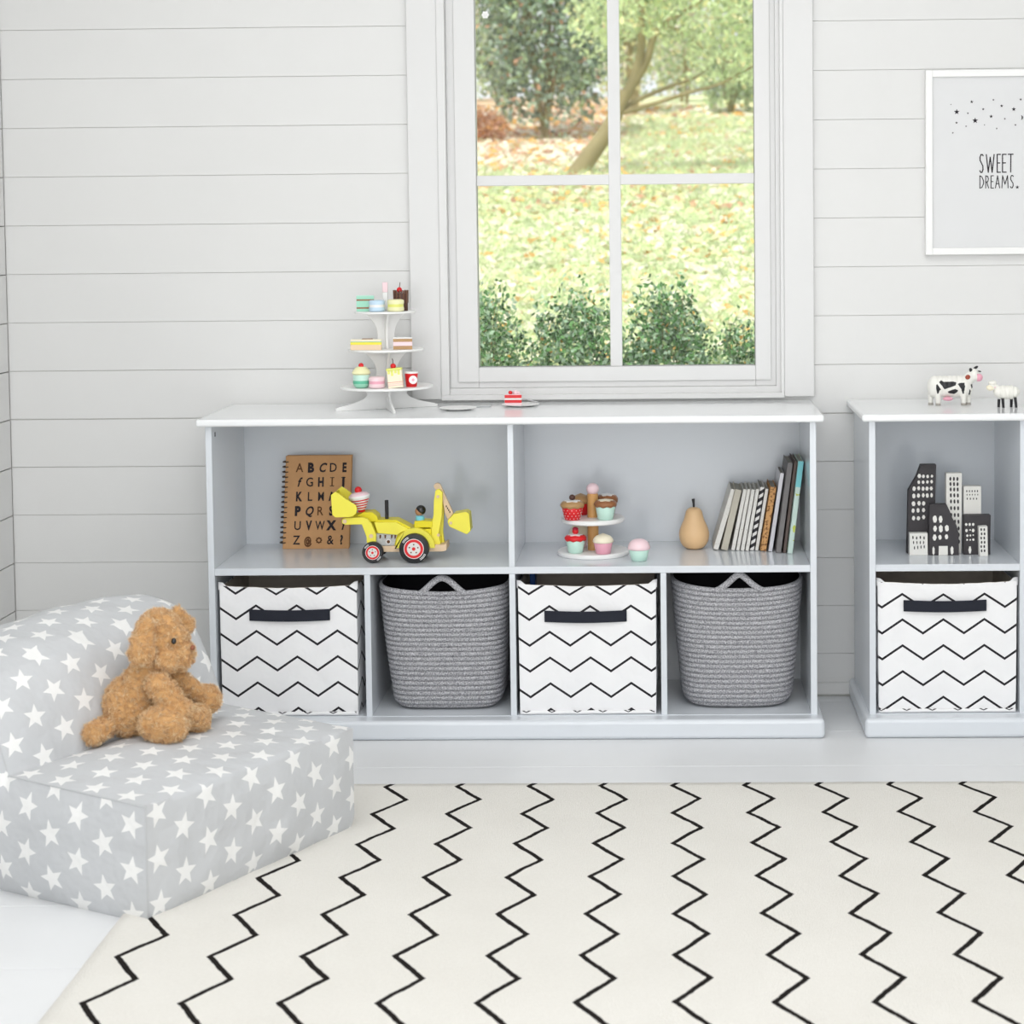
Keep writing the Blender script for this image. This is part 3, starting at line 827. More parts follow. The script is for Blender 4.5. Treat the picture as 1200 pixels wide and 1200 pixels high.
# striped cupcake held in the digger bucket
def striped_cup():
    x, y, z = -.7640, -.257, .5365
    t = thing('toy_cupcake', (x, y, z), 'red and white striped toy cupcake lying in the digger front bucket', 'toy cupcake')
    X = Matrix.Translation((x, y, z)) @ Matrix.Rotation(R(-8), 4, 'Y')
    a = MB(); a.X = X
    prof = [(.0085, 0), (.0105, .006)]; mis = [1]
    n = 9
    for k in range(n):
        v0 = .006 + .029 * k / n; v1 = .006 + .029 * (k + .999) / n
        prof.append((.0120 + .0135 * (k + 1) / n, v1)); mis.append(0 if k % 2 == 0 else 1)
    a.lathe(prof, n=28, mis=mis); a.build('cup', [M['white'], M['red']], t, smooth=60)
    a = MB(); a.X = X; a.lathe([(.0255, .0345), (.0272, .0375), (.0262, .042), (.020, .0475), (.010, .0505), (1e-5, .0515)], n=30, mis=[0, 0, 1, 1, 1]); a.build('icing', [M['white'], M['palepink']], t, smooth=60)
    a = MB(); a.X = X; a.sphere((0, 0, .055), .0092, 16, 12); a.build('cherry', M['red'], t)
striped_cup()

# ------------------------------------------------------------------ wooden pear
def pear():
    x, y = .0690, -.1330
    t = thing('wooden_pear', (x, y, SH), 'turned wooden pear with black stem left of the leaning books', 'ornament')
    pr = [(.0, 0), (.016, .0005), (.027, .006), (.035, .018), (.0385, .033), (.0375, .047), (.0325, .061), (.0265, .074), (.0230, .086), (.0205, .096), (.0150, .103), (.006, .1065), (0, .1068)]
    # smooth through the profile
    out = []
    for i in range(len(pr) - 1):
        p0 = pr[max(i - 1, 0)]; p1 = pr[i]; p2 = pr[i + 1]; p3 = pr[min(i + 2, len(pr) - 1)]
        for k in range(4):
            u = k / 4
            out.append(tuple(max(1e-5 if q == 0 else 0, .5 * ((2 * p1[q]) + (-p0[q] + p2[q]) * u + (2 * p0[q] - 5 * p1[q] + 4 * p2[q] - p3[q]) * u * u + (-p0[q] + 3 * p1[q] - 3 * p2[q] + p3[q]) * u ** 3)) for q in (0, 1)))
    out.append((1e-5, .1068))
    MB().lathe([(r, SH + h) for r, h in out], c=(x, y, 0), n=48).build('body', M['pear'], t, smooth=80)
    MB().tube([(x, y, SH + .103), (x - .0005, y, SH + .117), (x - .0015, y, SH + .128)], [.0028, .0030, .0044], n=12).build('stem', M['black'], t)
pear()

# ------------------------------------------------------------------ books
books = [  # x left, y front, thickness, height, slope, depth, material, label
    (.1169, -.1610, .0150, .1560, .30, .150, 'whitespine', 'thick white book leaning furthest, nearest the wooden pear'),
    (.1365, -.1690, .0195, .1565, .240, .140, 'bbeige', 'plain beige cloth book between two white ones'),
    (.1620, -.1695, .0112, .1570, .205, .140, 'whitespine', 'slim white book right beside the beige one'),
    (.1742, -.1700, .0105, .1575, .192, .140, 'whitespine', 'slim white book, second to the right of the beige one'),
    (.1857, -.1775, .0110, .1575, .184, .140, 'whitespine', 'slim white book, third to the right of the beige one'),
    (.1976, -.1780, .0105, .1580, .179, .140, 'whitespine', 'slim white book touching the black-striped one'),
    (.2095, -.1715, .0120, .1625, .174, .140, 'stripe', 'book with black and white diagonal striped spine'),
    (.2226, -.1720, .0100, .1580, .172, .140, 'whitespine', 'narrow white book between the striped and orange spines'),
    (.2350, -.1825, .0175, .1640, .168, .150, 'orange', 'orange book with dark speckled spine'),
    (.2555, -.1875, .0120, .2000, .156, .150, 'bsilver', 'silver book, medium height, right of the orange one'),
    (.2735, -.2100, .0150, .2290, .137, .165, 'bgrey', 'tall dark grey book, left one of the tallest three'),
    (.2910, -.2110, .0090, .2330, .128, .165, 'bbrown', 'tall thin dark book squeezed beside the map-printed one'),
    (.3018, -.2210, .0150, .2340, .124, .170, 'map', 'tall pale book with teal top and map print, nearest the cabinet side'),
]
for (x, y, th, h, sl, dp, mk, lab) in books:
    t = thing('book', (x, y, SH), lab, 'book', 'books leaning in the right compartment')
    ang = math.atan(sl); ca, sa = math.cos(ang), math.sin(ang)
    X = Matrix.Translation((x, y, SH)) @ Matrix(((ca, 0, sa, 0), (0, 1, 0, 0), (-sa, 0, ca, 0), (0, 0, 0, 1)))
    X = Matrix.Translation((0, 0, th * .90 * sa)) @ X
    hh = h / ca - th * sa * .5
    a = MB(); a.X = X
    a.box(0, .0012, 0, dp, 0, hh); a.box(th * .9 - .0012, th * .9, 0, dp, 0, hh); a.box(0, th * .9, 0, .0014, 0, hh)
    if mk == 'map': a.box(.0001, th * .9, -.0006, .0005, hh * .72, hh, mi=1)
    a.build('cover', [M[mk], M['teal']], t, bevel=.0004, seg=1)
    a = MB(); a.X = X; a.box(.0013, th * .9 - .0013, .0016, dp - .003, .002, hh - .003); a.build('pages', M['pageedge'], t)

# ------------------------------------------------------------------ city blocks
def blocks():
    K = 9.23 * 469.8
    X0 = .6015
    def P(zx, zy): return (X0 + (zx - 135) / K, SH + (1070 - zy) / K)
    def blk(pts, y, th, m, wins, wm, label):
        q = [P(*p) for p in pts]; x0 = min(p[0] for p in q); x1 = max(p[0] for p in q)
        q = [(x, max(z, SH)) for x, z in q]
        t = thing('city_block', ((x0 + x1) / 2, y + th / 2, SH), label, 'toy building', 'painted wooden city blocks')
        MB().prism(q, y, y + th).build('block', m, t, bevel=.0008)
        a = MB()
        for wv in wins:
            cx, cz, rx, rz = wv[:4]; c = P(cx, cz)
            if len(wv) > 4: ps = [(c[0] - rx / K, c[1] - rz / K), (c[0] + rx / K, c[1] - rz / K), (c[0] + rx / K * .95, c[1] + rz / K), (c[0] - rx / K * .95, c[1] + rz / K)]
            else:
                n = 12; ph = rnd() * 6
                ps = [(c[0] + rx / K * math.cos(2 * PI * k / n) * (1 + .14 * math.sin(2 * k + ph)), c[1] + rz / K * math.sin(2 * PI * k / n) * (1 + .12 * math.sin(3 * k + ph))) for k in range(n)]
            a.prism([(px, max(pz, SH + .0002)) for px, pz in ps], y - .0005, y + .0002)
        a.build('painted_windows', wm, t, smooth=None)
    W, B = M['bwhite'], M['block']
    wins = [(268, 222, 19, 24), (312, 226, 15, 20), (358, 228, 15, 19), (404, 225, 13, 16), (262, 290, 15, 20), (309, 290, 15, 19), (355, 288, 14, 18), (401, 285, 14, 20),
            (211, 360, 18, 25), (261, 356, 16, 23), (308, 361, 16, 24), (351, 360, 17, 23), (397, 359, 16, 22), (208, 440, 18, 26), (258, 436, 17, 24), (310, 433, 15, 25), (354, 436, 17, 25), (400, 433, 14, 24),
            (205, 525, 20, 27), (265, 520, 18, 26), (314, 522, 18, 24), (200, 600, 16, 25), (253, 598, 17, 25), (313, 595, 17, 24), (205, 682, 17, 25), (257, 684, 19, 23), (314, 672, 17, 24)]
    blk([(135, 1070), (150, 380), (240, 225), (285, 100), (452, 100), (440, 500), (432, 1070)], -.2280, .024, B, wins, W, 'tall black block with sloped roof and seven rows of white windows')
    wins = [(183 + k * 40, 875 + (k % 2) * 6, 8, 18) for k in range(4)] + [(190 + k * 36, 930, 6, 19) for k in range(4)] + [(200 + k * 35, 988 - k * 4, 6, 20) for k in range(4)]
    blk([(145, 1070), (148, 830), (342, 830), (345, 1070)], -.2540, .022, W, wins, B, 'small white square block in front of the tallest black one')
    wins = [(418, 675, 23, 40), (480, 677, 20, 39), (420, 778, 19, 34), (482, 780, 22, 40), (547, 775, 22, 35), (415, 875, 20, 35), (473, 873, 18, 27), (543, 868, 18, 28),
            (403, 1020, 13, 45), (508, 1018, 50, 50, 1), (602, 1018, 17, 45)]
    blk([(350, 1070), (362, 515), (545, 515), (575, 580), (605, 660), (650, 740), (675, 830), (677, 1070)], -.2570, .024, B, wins, W, 'black block with cut corner and white doorway in the middle front')
    wins = []
    for k in range(11):
        yy = [255, 312, 370, 435, 502, 575, 650, 722, 795, 865, 940][k]
        for j in range(3): wins.append((603 + j * 38 + k * 1.6, yy + j, 11, 23))
    blk([(556, 1070), (558, 195), (728, 193), (722, 1070)], -.2290, .024, W, wins, B, 'tall slim white tower block behind the cut-corner black one')
    wins = [(785 + k * 29, 395, 6, 12) for k in range(5)] + [(788 + k * 29, 434, 5, 9) for k in range(5)] + [(790 + k * 34, 478, 6, 12) for k in range(4)]
    blk([(750, 1070), (752, 342), (942, 342), (940, 1070)], -.2220, .024, W, wins, B, 'medium white block with three short window rows rising behind the squat black one')
    wins = [(760, 740, 13, 16), (797, 740, 13, 16), (835, 740, 13, 16), (763, 806, 13, 18), (802, 800, 10, 8), (835, 806, 14, 20), (772, 862, 12, 14), (805, 860, 9, 12), (836, 856, 8, 8), (770, 908, 9, 11), (803, 908, 9, 9), (837, 906, 12, 13), (800, 1018, 15, 42)]
    blk([(732, 1070), (735, 640), (1025, 640), (1020, 1070)], -.2500, .024, B, wins, W, 'squat black block at the right of the toy city')
    wins = [(905 + j * 32 + (k % 2) * 4, 780 + k * 46, 9, 16) for k in range(6) for j in range(2)]
    blk([(888, 1070), (880, 750), (972, 745), (978, 1070)], -.2740, .022, W, wins, B, 'small narrow white block in front of the squat black one')
blocks()

# ------------------------------------------------------------------ three tier stand with toy cakes
TZ = .7852
def tier_stand():
    cx, cy = -.7105, -.1560
    t = thing('cake_stand', (cx, cy, TZ), 'three-tier white cake stand with curved crossed legs on the wide bookcase', 'cake stand')
    tiers = [(.118, .8445), (.0945, .9395), (.0770, 1.0350)]
    for r, z in tiers:
        MB().lathe([(r - .001, z - .0055), (r, z - .0045), (r, z - .001), (r - .001, z)], c=(cx, cy, 0), n=72).build('tier_plate', M['white'], t)
    def fin(ang):
        c, s = math.cos(ang), math.sin(ang)
        secs = []
        def half(z0, z1, rb, rw, rt, foot=False):
            pts = []
            if foot: pts += [(rb, z0), (rb, z0 + .006)]
            else: pts += [(rb, z0)]
            for k in range(11):
                u = k / 10
                q = rw + (rb * (.93 if foot else 1) - rw) * (1 - u) ** 2.6 + (rt - rw) * u ** 3.2
                pts.append((q, z0 + (.009 if foot else .001) + (z1 - z0 - .010 if foot else z1 - z0 - .002) * u))
            pts.append((rt, z1))
            return pts
        for (a) in ((TZ, tiers[0][1] - .0055, .134, .040, .066, True), (tiers[0][1], tiers[1][1] - .0055, .032, .022, .060, False), (tiers[1][1], tiers[2][1] - .0055, .026, .018, .052, False)):
            h = half(*a); full = h + [(-x, z) for x, z in reversed(h)]
            secs.append(full)
        for q in secs:
            a = MB(); a.X = Matrix.Translation((cx, cy, 0)) @ Matrix.Rotation(ang, 4, 'Z'); a.prism(q, -.0028, .0028)
            a.build('crossed_leg', M['white'], t, bevel=.0008)
    fin(R(25)); fin(R(-74))
    MB().box(cx - .0065, cx + .0065, cy - .003, cy + .003, 1.035, 1.082).build('post', M['white'], t, bevel=.0008)
    MB().box(cx - .0066, cx + .0066, cy - .0031, cy + .0031, 1.082, 1.1075).build('post_tip', M['palepink'], t, bevel=.001)
    z1, z2, z3 = [q[1] + .0001 for q in tiers]
    G = 'toy cakes on the three tier stand'
    def macaron(x, y, z, r, h, ms, label, name='toy_macaron'):
        o = thing(name, (x, y, z), label, 'toy cake', G)
        def half(z0, z1, flip):
            pr = [(r * .72, 0), (r * .93, .12), (r, .35), (r * .97, 1)]
            pr = [(q, z0 + (z1 - z0) * v) for q, v in pr] if not flip else [(q, z1 - (z1 - z0) * v) for q, v in reversed(pr)]
            return pr
        MB().lathe(half(z, z + h * .38, False), c=(x, y, 0), n=28).build('shell', ms[0], o, smooth=60)
        MB().lathe([(r * .93, z + h * .38), (r * .95, z + h * .5), (r * .93, z + h * .62)], c=(x, y, 0), n=28).build('filling', ms[1], o, smooth=60)
        MB().lathe(half(z + h * .62, z + h, True), c=(x, y, 0), n=28).build('shell', ms[2], o, smooth=60)
        return o
    def wedge(name, label, x, y, z, L, W, H, layers, rot, cat='toy cake'):
        o = thing(name, (x, y, z), label, cat, G)
        c, s = math.cos(rot), math.sin(rot)
        pts = [(-L / 2, -W / 2), (L / 2, -W / 2), (L / 2 * .98, -W / 2 * .2), (L * .1, W / 2), (-L / 2, W / 2 * .6)]
        pts = [(x + p[0] * c - p[1] * s, y + p[0] * s + p[1] * c) for p in pts]
        v = 0
        for (f, m, nm) in layers:
            MB().prism_z(pts, z + H * v, z + H * (v + f)).build(nm, m, o, bevel=.0004); v += f
        return o
    # top tier
    wedge('toy_cake_slice', 'green toy cake slice with brown layers on the top tier', cx - .0470, cy - .018, z3, .0440, .03, .0400, [(.17, M['lgreen'], 'sponge'), (.10, M['choc'], 'filling'), (.40, M['lgreen'], 'sponge'), (.10, M['choc'], 'filling'), (.19, M['lgreen'], 'sponge'), (.04, M['mint'], 'icing')], R(4))
    macaron(cx - .0145, cy - .047, z3, .0205, .0290, (M['blue'], M['white'], M['blue']), 'pale blue toy macaron in front of the green slice on the top tier')
    macaron(cx + .0330, cy - .048, z3, .0212, .0305, (M['lemon'], M['lime'], M['lemon']), 'yellow toy macaron in front of the chocolate cake on the top tier')
    o = thing('toy_chocolate_cake', (cx + .040, cy - .004, z3), 'dark chocolate toy cake topped with a cherry on the top tier', 'toy cake', G)
    MB().lathe([(.0180, z3), (.0182, z3 + .028), (.0178, z3 + .044)], c=(cx + .040, cy - .002, 0), n=28).build('sponge', M['dchoc'], o)
    a = MB()
    for k in range(12):
        an = 2 * PI * k / 12; a.tube([(cx + .040 + .0168 * math.cos(an), cy - .002 + .0168 * math.sin(an), z3 + .02), (cx + .040 + .0180 * math.cos(an), cy - .002 + .0180 * math.sin(an), z3 + .052)], [.0026, .0019], n=8)
    ch = a.build('chocolate_sticks', mat('chocolate_stick', (.14, .06, .035, 1), .35), o)
    MB().sphere((cx + .037, cy - .006, z3 + .0530), .0068, 14, 10).build('cherry', M['red'], o)
    MB().tube([(cx + .037, cy - .006, z3 + .058), (cx + .0385, cy - .006, z3 + .066), (cx + .0392, cy - .006, z3 + .072)], .0010, n=6).build('cherry_stem', M['dchoc'], o)
    # middle tier
    o = wedge('toy_sandwich', 'long toy sandwich with yellow and green filling on the middle tier', cx - .0405, cy - .050, z2, .0780, .032, .0265, [(.50, mat('bread', (.80, .62, .44, 1), .6), 'bread'), (.24, M['yellow'], 'cheese'), (.05, M['green'], 'lettuce'), (.10, M['cream'], 'bread_top'), (.11, M['cream'], 'bread_top')], R(-3), 'toy food')
    MB().box(cx - .052, cx - .025, cy - .058, cy - .054, z2 + .0267, z2 + .0285).build('biscuit_stick', M['choc'], o)
    wedge('toy_cake_slice', 'brown and cream layered toy cake slice on the middle tier', cx + .0490, cy - .040, z2, .0475, .032, .0300, [(.30, M['tan'], 'sponge'), (.34, M['palepink'], 'filling'), (.26, M['tan'], 'sponge'), (.10, M['whitem'], 'icing')], R(5))
    # bottom tier
    gx, gy = cx - .0540, cy - .0660
    o = thing('toy_cupcake', (gx, gy, z1), 'green and mint toy cupcake with cream top and red berry on the bottom tier', 'toy cake', G)
    MB().lathe([(.012, z1), (.0185, z1 + .004), (.0205, z1 + .011)], c=(gx, gy, 0), n=28).build('base_shell', M['lgreen'], o, smooth=60)
    MB().lathe([(.0208, z1 + .011), (.0212, z1 + .015), (.0208, z1 + .019)], c=(gx, gy, 0), n=28).build('band', M['green'], o, smooth=60)
    MB().lathe([(.0205, z1 + .019), (.0208, z1 + .027), (.0200, z1 + .0335)], c=(gx, gy, 0), n=28).build('upper_shell', M['mint'], o, smooth=60)
    MB().lathe([(.0205, z1 + .0335), (.0238, z1 + .0375), (.0200, z1 + .045), (.012, z1 + .053), (1e-5, z1 + .0545)], c=(gx, gy, 0), n=28).build('cream_top', M['lemon'], o, smooth=60)
    MB().sphere((gx, gy, z1 + .0560), .0068, 14, 10).build('berry', M['red'], o)
    macaron(cx - .0140, cy - .074, z1, .0210, .0290, (M['palepink'], M['pink'], M['palepink']), 'pale pink toy macaron beside the green cupcake on the bottom tier')
    o = thing('toy_cake_slice', (cx + .036, cy - .065, z1), 'white toy cake slice with pink lines and cherry on the bottom tier', 'toy cake', G)
    X = Matrix.Translation((cx + .0330, cy - .066, z1)) @ Matrix.Rotation(R(-5), 4, 'Y')
    def layer(z0, z2_, m, nm, grow=0):
        a = MB(); a.X = X; g = grow
        pts = [(-.017 - g, -.016 - g), (.020 + g, -.016 - g), (.021 + g, -.004), (.006, .020 + g), (-.015 - g, .010)]
        a.prism_z(pts, z0, z2_); return a.build(nm, m, o, bevel=.0006)
    layer(.0005, .044, M['cream'], 'sponge'); layer(.044, .050, M['lime'], 'icing', .0008)
    layer(.0065, .0078, M['pink'], 'jam_line', .0003); layer(.0105, .0116, M['pink'], 'jam_line', .0003); layer(.0145, .0155, M['red'], 'jam_line', .0003)
    a = MB()
    a.X = X
    for (dx, dz) in ((-.012, .036), (-.004, .031), (.005, .037), (.013, .033)): a.lathe([(.0035, -.0170), (.0035, -.0158)], c=(dx, 0, .045), n=10, axis='y') if False else a.box(dx - .003, dx + .003, -.0168, -.0155, dz, .046)
    a.build('icing_drip', M['lime'], o, bevel=.001)
    a = MB(); a.X = X; a.sphere((-.001, -.004, .0545), .0070, 14, 10); a.build('cherry', M['red'], o)
    a = MB(); a.X = X; a.tube([(-.001, -.004, .060), (-.0004, -.004, .068), (-.0015, -.004, .074)], .0010, n=6); a.build('cherry_stem', M['dchoc'], o)
    mx, my = cx + .0690, cy - .0430
    o = thing('toy_cup', (mx, my, z1), 'red toy cup with white round badge on the bottom tier', 'toy cup', G)
    MB().lathe([(.0130, z1), (.0138, z1 + .002), (.0168, z1 + .034)], c=(mx, my, 0), n=28).build('cup', M['red'], o)
    MB().lathe([(.0170, z1 + .034), (.0170, z1 + .038), (.010, z1 + .039)], c=(mx, my, 0), n=28).build('lid', M['white'], o)
    a = MB(); yb = my - .0162
    a.X = Matrix.Translation((mx + .003, my, z1 + .0185)) @ Matrix.Rotation(R(12), 4, 'Z')
    a.lathe([(.0105, -.0166), (.0105, -.0140)], n=24, axis='y', mi=0); a.lathe([(.0036, -.0172), (.0036, -.0160)], n=14, axis='y', mi=1); 
    a.build('badge', [M['white'], M['pink']], o)
tier_stand()

def plate(x, y, r, label):
    t = thing('small_plate', (x, y, TZ), label, 'plate', 'small white plates on the wide bookcase')
    a = MB(); a.lathe([(r * .55, TZ), (r * .62, TZ + .0008), (r * .97, TZ + .0045), (r, TZ + .0055), (r * .96, TZ + .0062), (r * .66, TZ + .0028), (1e-5, TZ + .0024)], n=48, c=(x, y, 0))
    a.build('dish', M['white'], t, smooth=60)
plate(-.5250, -.1960, .0475, 'small empty white plate beside the three-tier stand')
plate(-.3740, -.1130, .0485, 'small white plate holding the red cake slice')
# cake slice on plate
o = thing('toy_cake_slice', (-.392, -.118, TZ + .003), 'red and white layered toy cake slice with berries on the small plate', 'toy cake')
x, y, z = -.3900, -.1260, TZ + .0030
def lay(z0, z1, m, nm, g=0):
    MB().prism_z([(x - .0215 - g, y - .012 - g), (x + .0215 + g, y - .012 - g), (x + .020 + g, y), (x + .004, y + .022), (x - .020 - g, y + .004)], z + z0, z + z1).build(nm, m, o, bevel=.0006)
lay(0, .0075, M['palepink'], 'sponge'); lay(.0075, .0150, M['red'], 'sponge', .0004); lay(.0150, .0195, M['white'], 'cream', .0006); lay(.0195, .0275, M['red'], 'sponge', .0004); lay(.0275, .0290, M['palepink'], 'icing')
for (dx, dy, r) in ((-.008, -.002, .0052), (.006, -.003, .0060), (.001, .006, .0050), (.013, -.001, .0040)):
    MB().sphere((x + dx, y + dy, z + .0290 + r * .75), r, 12, 8).build('berry', M['palepink'] if dx > 0 else M['red'], o)
# cake server and fork
o = thing('cake_server', (-.485, -.140, TZ), 'grey flat cake server lying behind the empty small plate', 'utensil')
g = mat('pale_grey_metal', (.50, .51, .52, 1), .4)
MB().prism_z([(-.532, -.131), (-.505, -.142), (-.478, -.140), (-.478, -.130), (-.505, -.124)], TZ, TZ + .0022).build('blade', g, o, bevel=.0006)
MB().prism_z([(-.4785, -.138), (-.447, -.134), (-.447, -.128), (-.4785, -.1315)], TZ + .0003, TZ + .0042).build('handle', g, o, bevel=.001)
o = thing('toy_fork', (-.345, -.085, TZ), 'grey toy fork resting on the rim of the plate with red cake slice', 'utensil')
a = MB(); a.tube([(-.362, -.078, TZ + .014), (-.345, -.086, TZ + .0105), (-.331, -.096, TZ + .0075)], [.0016, .0018, .0022], n=8); a.build('handle', g, o)
a = MB()
for k in (-1, 0, 1): a.tube([(-.362 + k * .0006, -.078, TZ + .014), (-.366, -.075 + k * .002, TZ + .0148), (-.374, -.070 + k * .002, TZ + .0145)], .0007, n=6)
a.build('tines', g, o)

# ------------------------------------------------------------------ organic bodies (one continuous skin)
def blob(name, elems, voxel, mats, parent=None, smooth=6, loc=(0, 0, 0), disp=None):
    """elems: ('s', centre, radii, rot) ellipsoids and ('c', p0, p1, r0, r1) tapered limbs"""
    a = MB()
    for e in elems:
        if e[0] == 's':
            Xr = Matrix.Translation(e[1])
            if len(e) > 3: Xr = Xr @ Matrix.Rotation(R(e[3]), 4, 'Y')
            a.X = Xr; a.sphere((0, 0, 0), 1, 24, 16, sc_=e[2]); a.X = Matrix.Identity(4)
        else:
            p0, p1 = Vector(e[1]), Vector(e[2]); n = 6
            pts = [p0.lerp(p1, k / n) for k in range(n + 1)]; rs = [e[3] + (e[4] - e[3]) * k / n for k in range(n + 1)]
            a.tube(pts, rs, n=16); a.sphere(tuple(p0), e[3], 16, 12); a.sphere(tuple(p1), e[4], 16, 12)
    o = a.build('tmp', [mats[0]], smooth=None)
    md = o.modifiers.new('r', 'REMESH'); md.mode = 'VOXEL'; md.voxel_size = voxel; md.adaptivity = 0
    m2 = o.modifiers.new('s', 'SMOOTH'); m2.factor = .5; m2.iterations = smooth
    dg = bpy.context.evaluated_depsgraph_get()
    me = bpy.data.meshes.new_from_object(o.evaluated_get(dg)); me.name = name
    old = o.data; bpy.data.objects.remove(o); bpy.data.meshes.remove(old)
    L = Vector(loc if parent is None else PLOC[parent.name])
    if disp:
        nrm = [v.normal.copy() for v in me.vertices]
        for v, n_ in zip(me.vertices, nrm): v.co += n_ * disp(v.co)
    for v in me.vertices: v.co -= L
    me.materials.clear()
    for m in mats: me.materials.append(m)
    me.shade_smooth()
    ob = bpy.data.objects.new(name, me); COL.objects.link(ob)
    if parent is None: ob.location = L; PLOC[ob.name] = tuple(L)
    else: ob.parent = parent
    return ob
def inpoly(x, y, p):
    c = False; j = len(p) - 1
    for i in range(len(p)):
        if (p[i][1] > y) != (p[j][1] > y) and x < (p[j][0] - p[i][0]) * (y - p[i][1]) / (p[j][1] - p[i][1]) + p[i][0]: c = not c
        j = i
    return c
# cow : side on, carved and rounded
def cow():
    K = 9.6 * 466.0; cy = -.172
    cx0 = .7082 - (1110 - 1075) * 9.6 / K
    def P(zx, zy, dy=0): return (cx0 + zx / K, cy + dy, TZ + (532 - zy) / K)
    r = 1 / K
    E = []
    for x0, x1 in ((200, 560),):
        for k in range(7):
            u = k / 6; E.append(('s', P(205 + 330 * u, 322), (85 * r, .0215, 122 * r)))
    E += [('s', P(170, 330), (48 * r, .018, 105 * r)), ('s', P(570, 340), (60 * r, .018, 100 * r))]
    for x, dy in ((165, .010), (235, -.010), (520, -.012), (585, .006)):
        E.append(('c', P(x, 410, dy), P(x, 505, dy), 36 * r, 26 * r))
    E += [('c', P(540, 290), P(620, 200, -.004), 75 * r, 62 * r), ('s', P(635, 195, -.006), (62 * r, .0135, 75 * r)), ('s', P(690, 222, -.009), (48 * r, .011, 46 * r))]
    patches = [[(240, 270), (262, 248), (300, 265), (400, 262), (432, 270), (430, 300), (395, 318), (350, 332), (300, 350), (275, 310)],
               [(205, 298), (222, 290), (262, 350), (245, 365), (235, 398), (222, 400), (208, 350)],
               [(450, 290), (470, 278), (525, 275), (530, 320), (520, 400), (505, 402), (490, 350)],
               [(338, 375), (370, 360), (420, 345), (455, 362), (440, 385), (412, 405), (350, 395)],
               [(597, 300), (622, 292), (628, 330), (612, 352), (604, 330)], [(582, 350), (600, 372), (590, 420), (576, 415)]]
    o = blob('toy_cow', E, .0011, [mat('cow_white', (.82, .81, .76, 1), .4), M['black'], M['pink']], smooth=3, loc=P(400, 532))
    for p in o.data.polygons:
        c = p.center; zx = (c.x + P(400, 532)[0] - cx0) * K; zy = 532 - (c.z) * K; 
        if c.y < .004 or zx > 565:
            if any(inpoly(zx, zy, q) for q in patches): p.material_index = 1
        if zx > 668 and 180 < zy < 275: p.material_index = 2
    tag(o, 'black and white toy cow facing right on the narrow bookcase', 'toy cow')
    L = o.location
    def ch(name, e, m, vox=.0009):
        b = blob(name, e, vox, [m], smooth=2, loc=(0, 0, 0)); 
        for v in b.data.vertices: v.co -= L
        b.parent = o; return b
    ch('ear', [('s', P(602, 140, -.012), (19 * r, .003, 30 * r), -20)], M['black'])
    ch('ear', [('s', P(668, 118, .006), (34 * r, .003, 16 * r), -35)], M['black'])
    ch('eyebrow', [('s', P(700, 152, -.012), (20 * r, .003, 8 * r), 15)], M['black'])
    ch('bell', [('s', P(563, 214, -.018), (30 * r, .004, 27 * r), -30)], mat('cow_bell', (.35, .07, .04, 1), .4))
    ch('udder', [('s', P(345, 460, -.010), (58 * r, .010, 24 * r))], M['pink'])
    a = MB()
    for (x, dy) in ((165, .010), (235, -.010), (520, -.012), (585, .006)):
        q = P(x, 532, dy); a.lathe([(30 * r, q[2]), (28 * r, q[2] + 24 * r)], c=(q[0], q[1], 0), n=16)
    h = a.build('hooves', mat('hoof', (.40, .38, .34, 1), .6), o, bevel=.0004)
cow()
def sheep():
    K = 9.6 * 473.0; cy = -.248
    cx0 = .8402 - (1178 - 1075) * 9.6 / K
    def P(zx, zy, dy=0): return (cx0 + zx / K, cy + dy, TZ + (560 - zy) / K)
    r = 1 / K
    E = [('s', P(930 + 170 * k / 5, 390), (62 * r, .0150, (78 if 0 < k < 5 else 62) * r)) for k in range(6)]
    E += [('c', P(940, 375), P(880, 325), 42 * r, 36 * r), ('s', P(855, 280), (48 * r, .010, 28 * r)), ('s', P(840, 330), (40 * r, .010, 36 * r))]
    o = blob('toy_sheep', E, .0009, [mat('sheep_white', (.82, .81, .75, 1), .6)], smooth=3, loc=P(1010, 560),
             disp=lambda c: .0007 * math.sin((c.x - cx0) * K / 46 * 2 * PI) if (c.x - cx0) * K > 930 else 0)
    tag(o, 'small white toy sheep with black legs facing the cow', 'toy sheep')
    L = o.location
    for (x0, y0, x1, dy) in ((935, 470, 930, .006), (965, 455, 972, -.008), (1075, 470, 1072, .006), (1105, 450, 1118, -.008)):
        a = MB(); a.tube([P(x0, y0, dy), P(x1, 560, dy)], [17 * r, 15 * r], n=12); a.build('leg', M['black'], o, loc=tuple(L))
    def ch(name, e, m):
        b = blob(name, e, .0008, [m], smooth=2)
        for v in b.data.vertices: v.co -= L
        b.parent = o
    ch('face', [('s', P(825, 338, -.004), (44 * r, .009, 32 * r), 10)], M['cream'])
    ch('nose', [('s', P(880, 330, -.009), (11 * r, .003, 10 * r))], M['palepink'])
sheep()

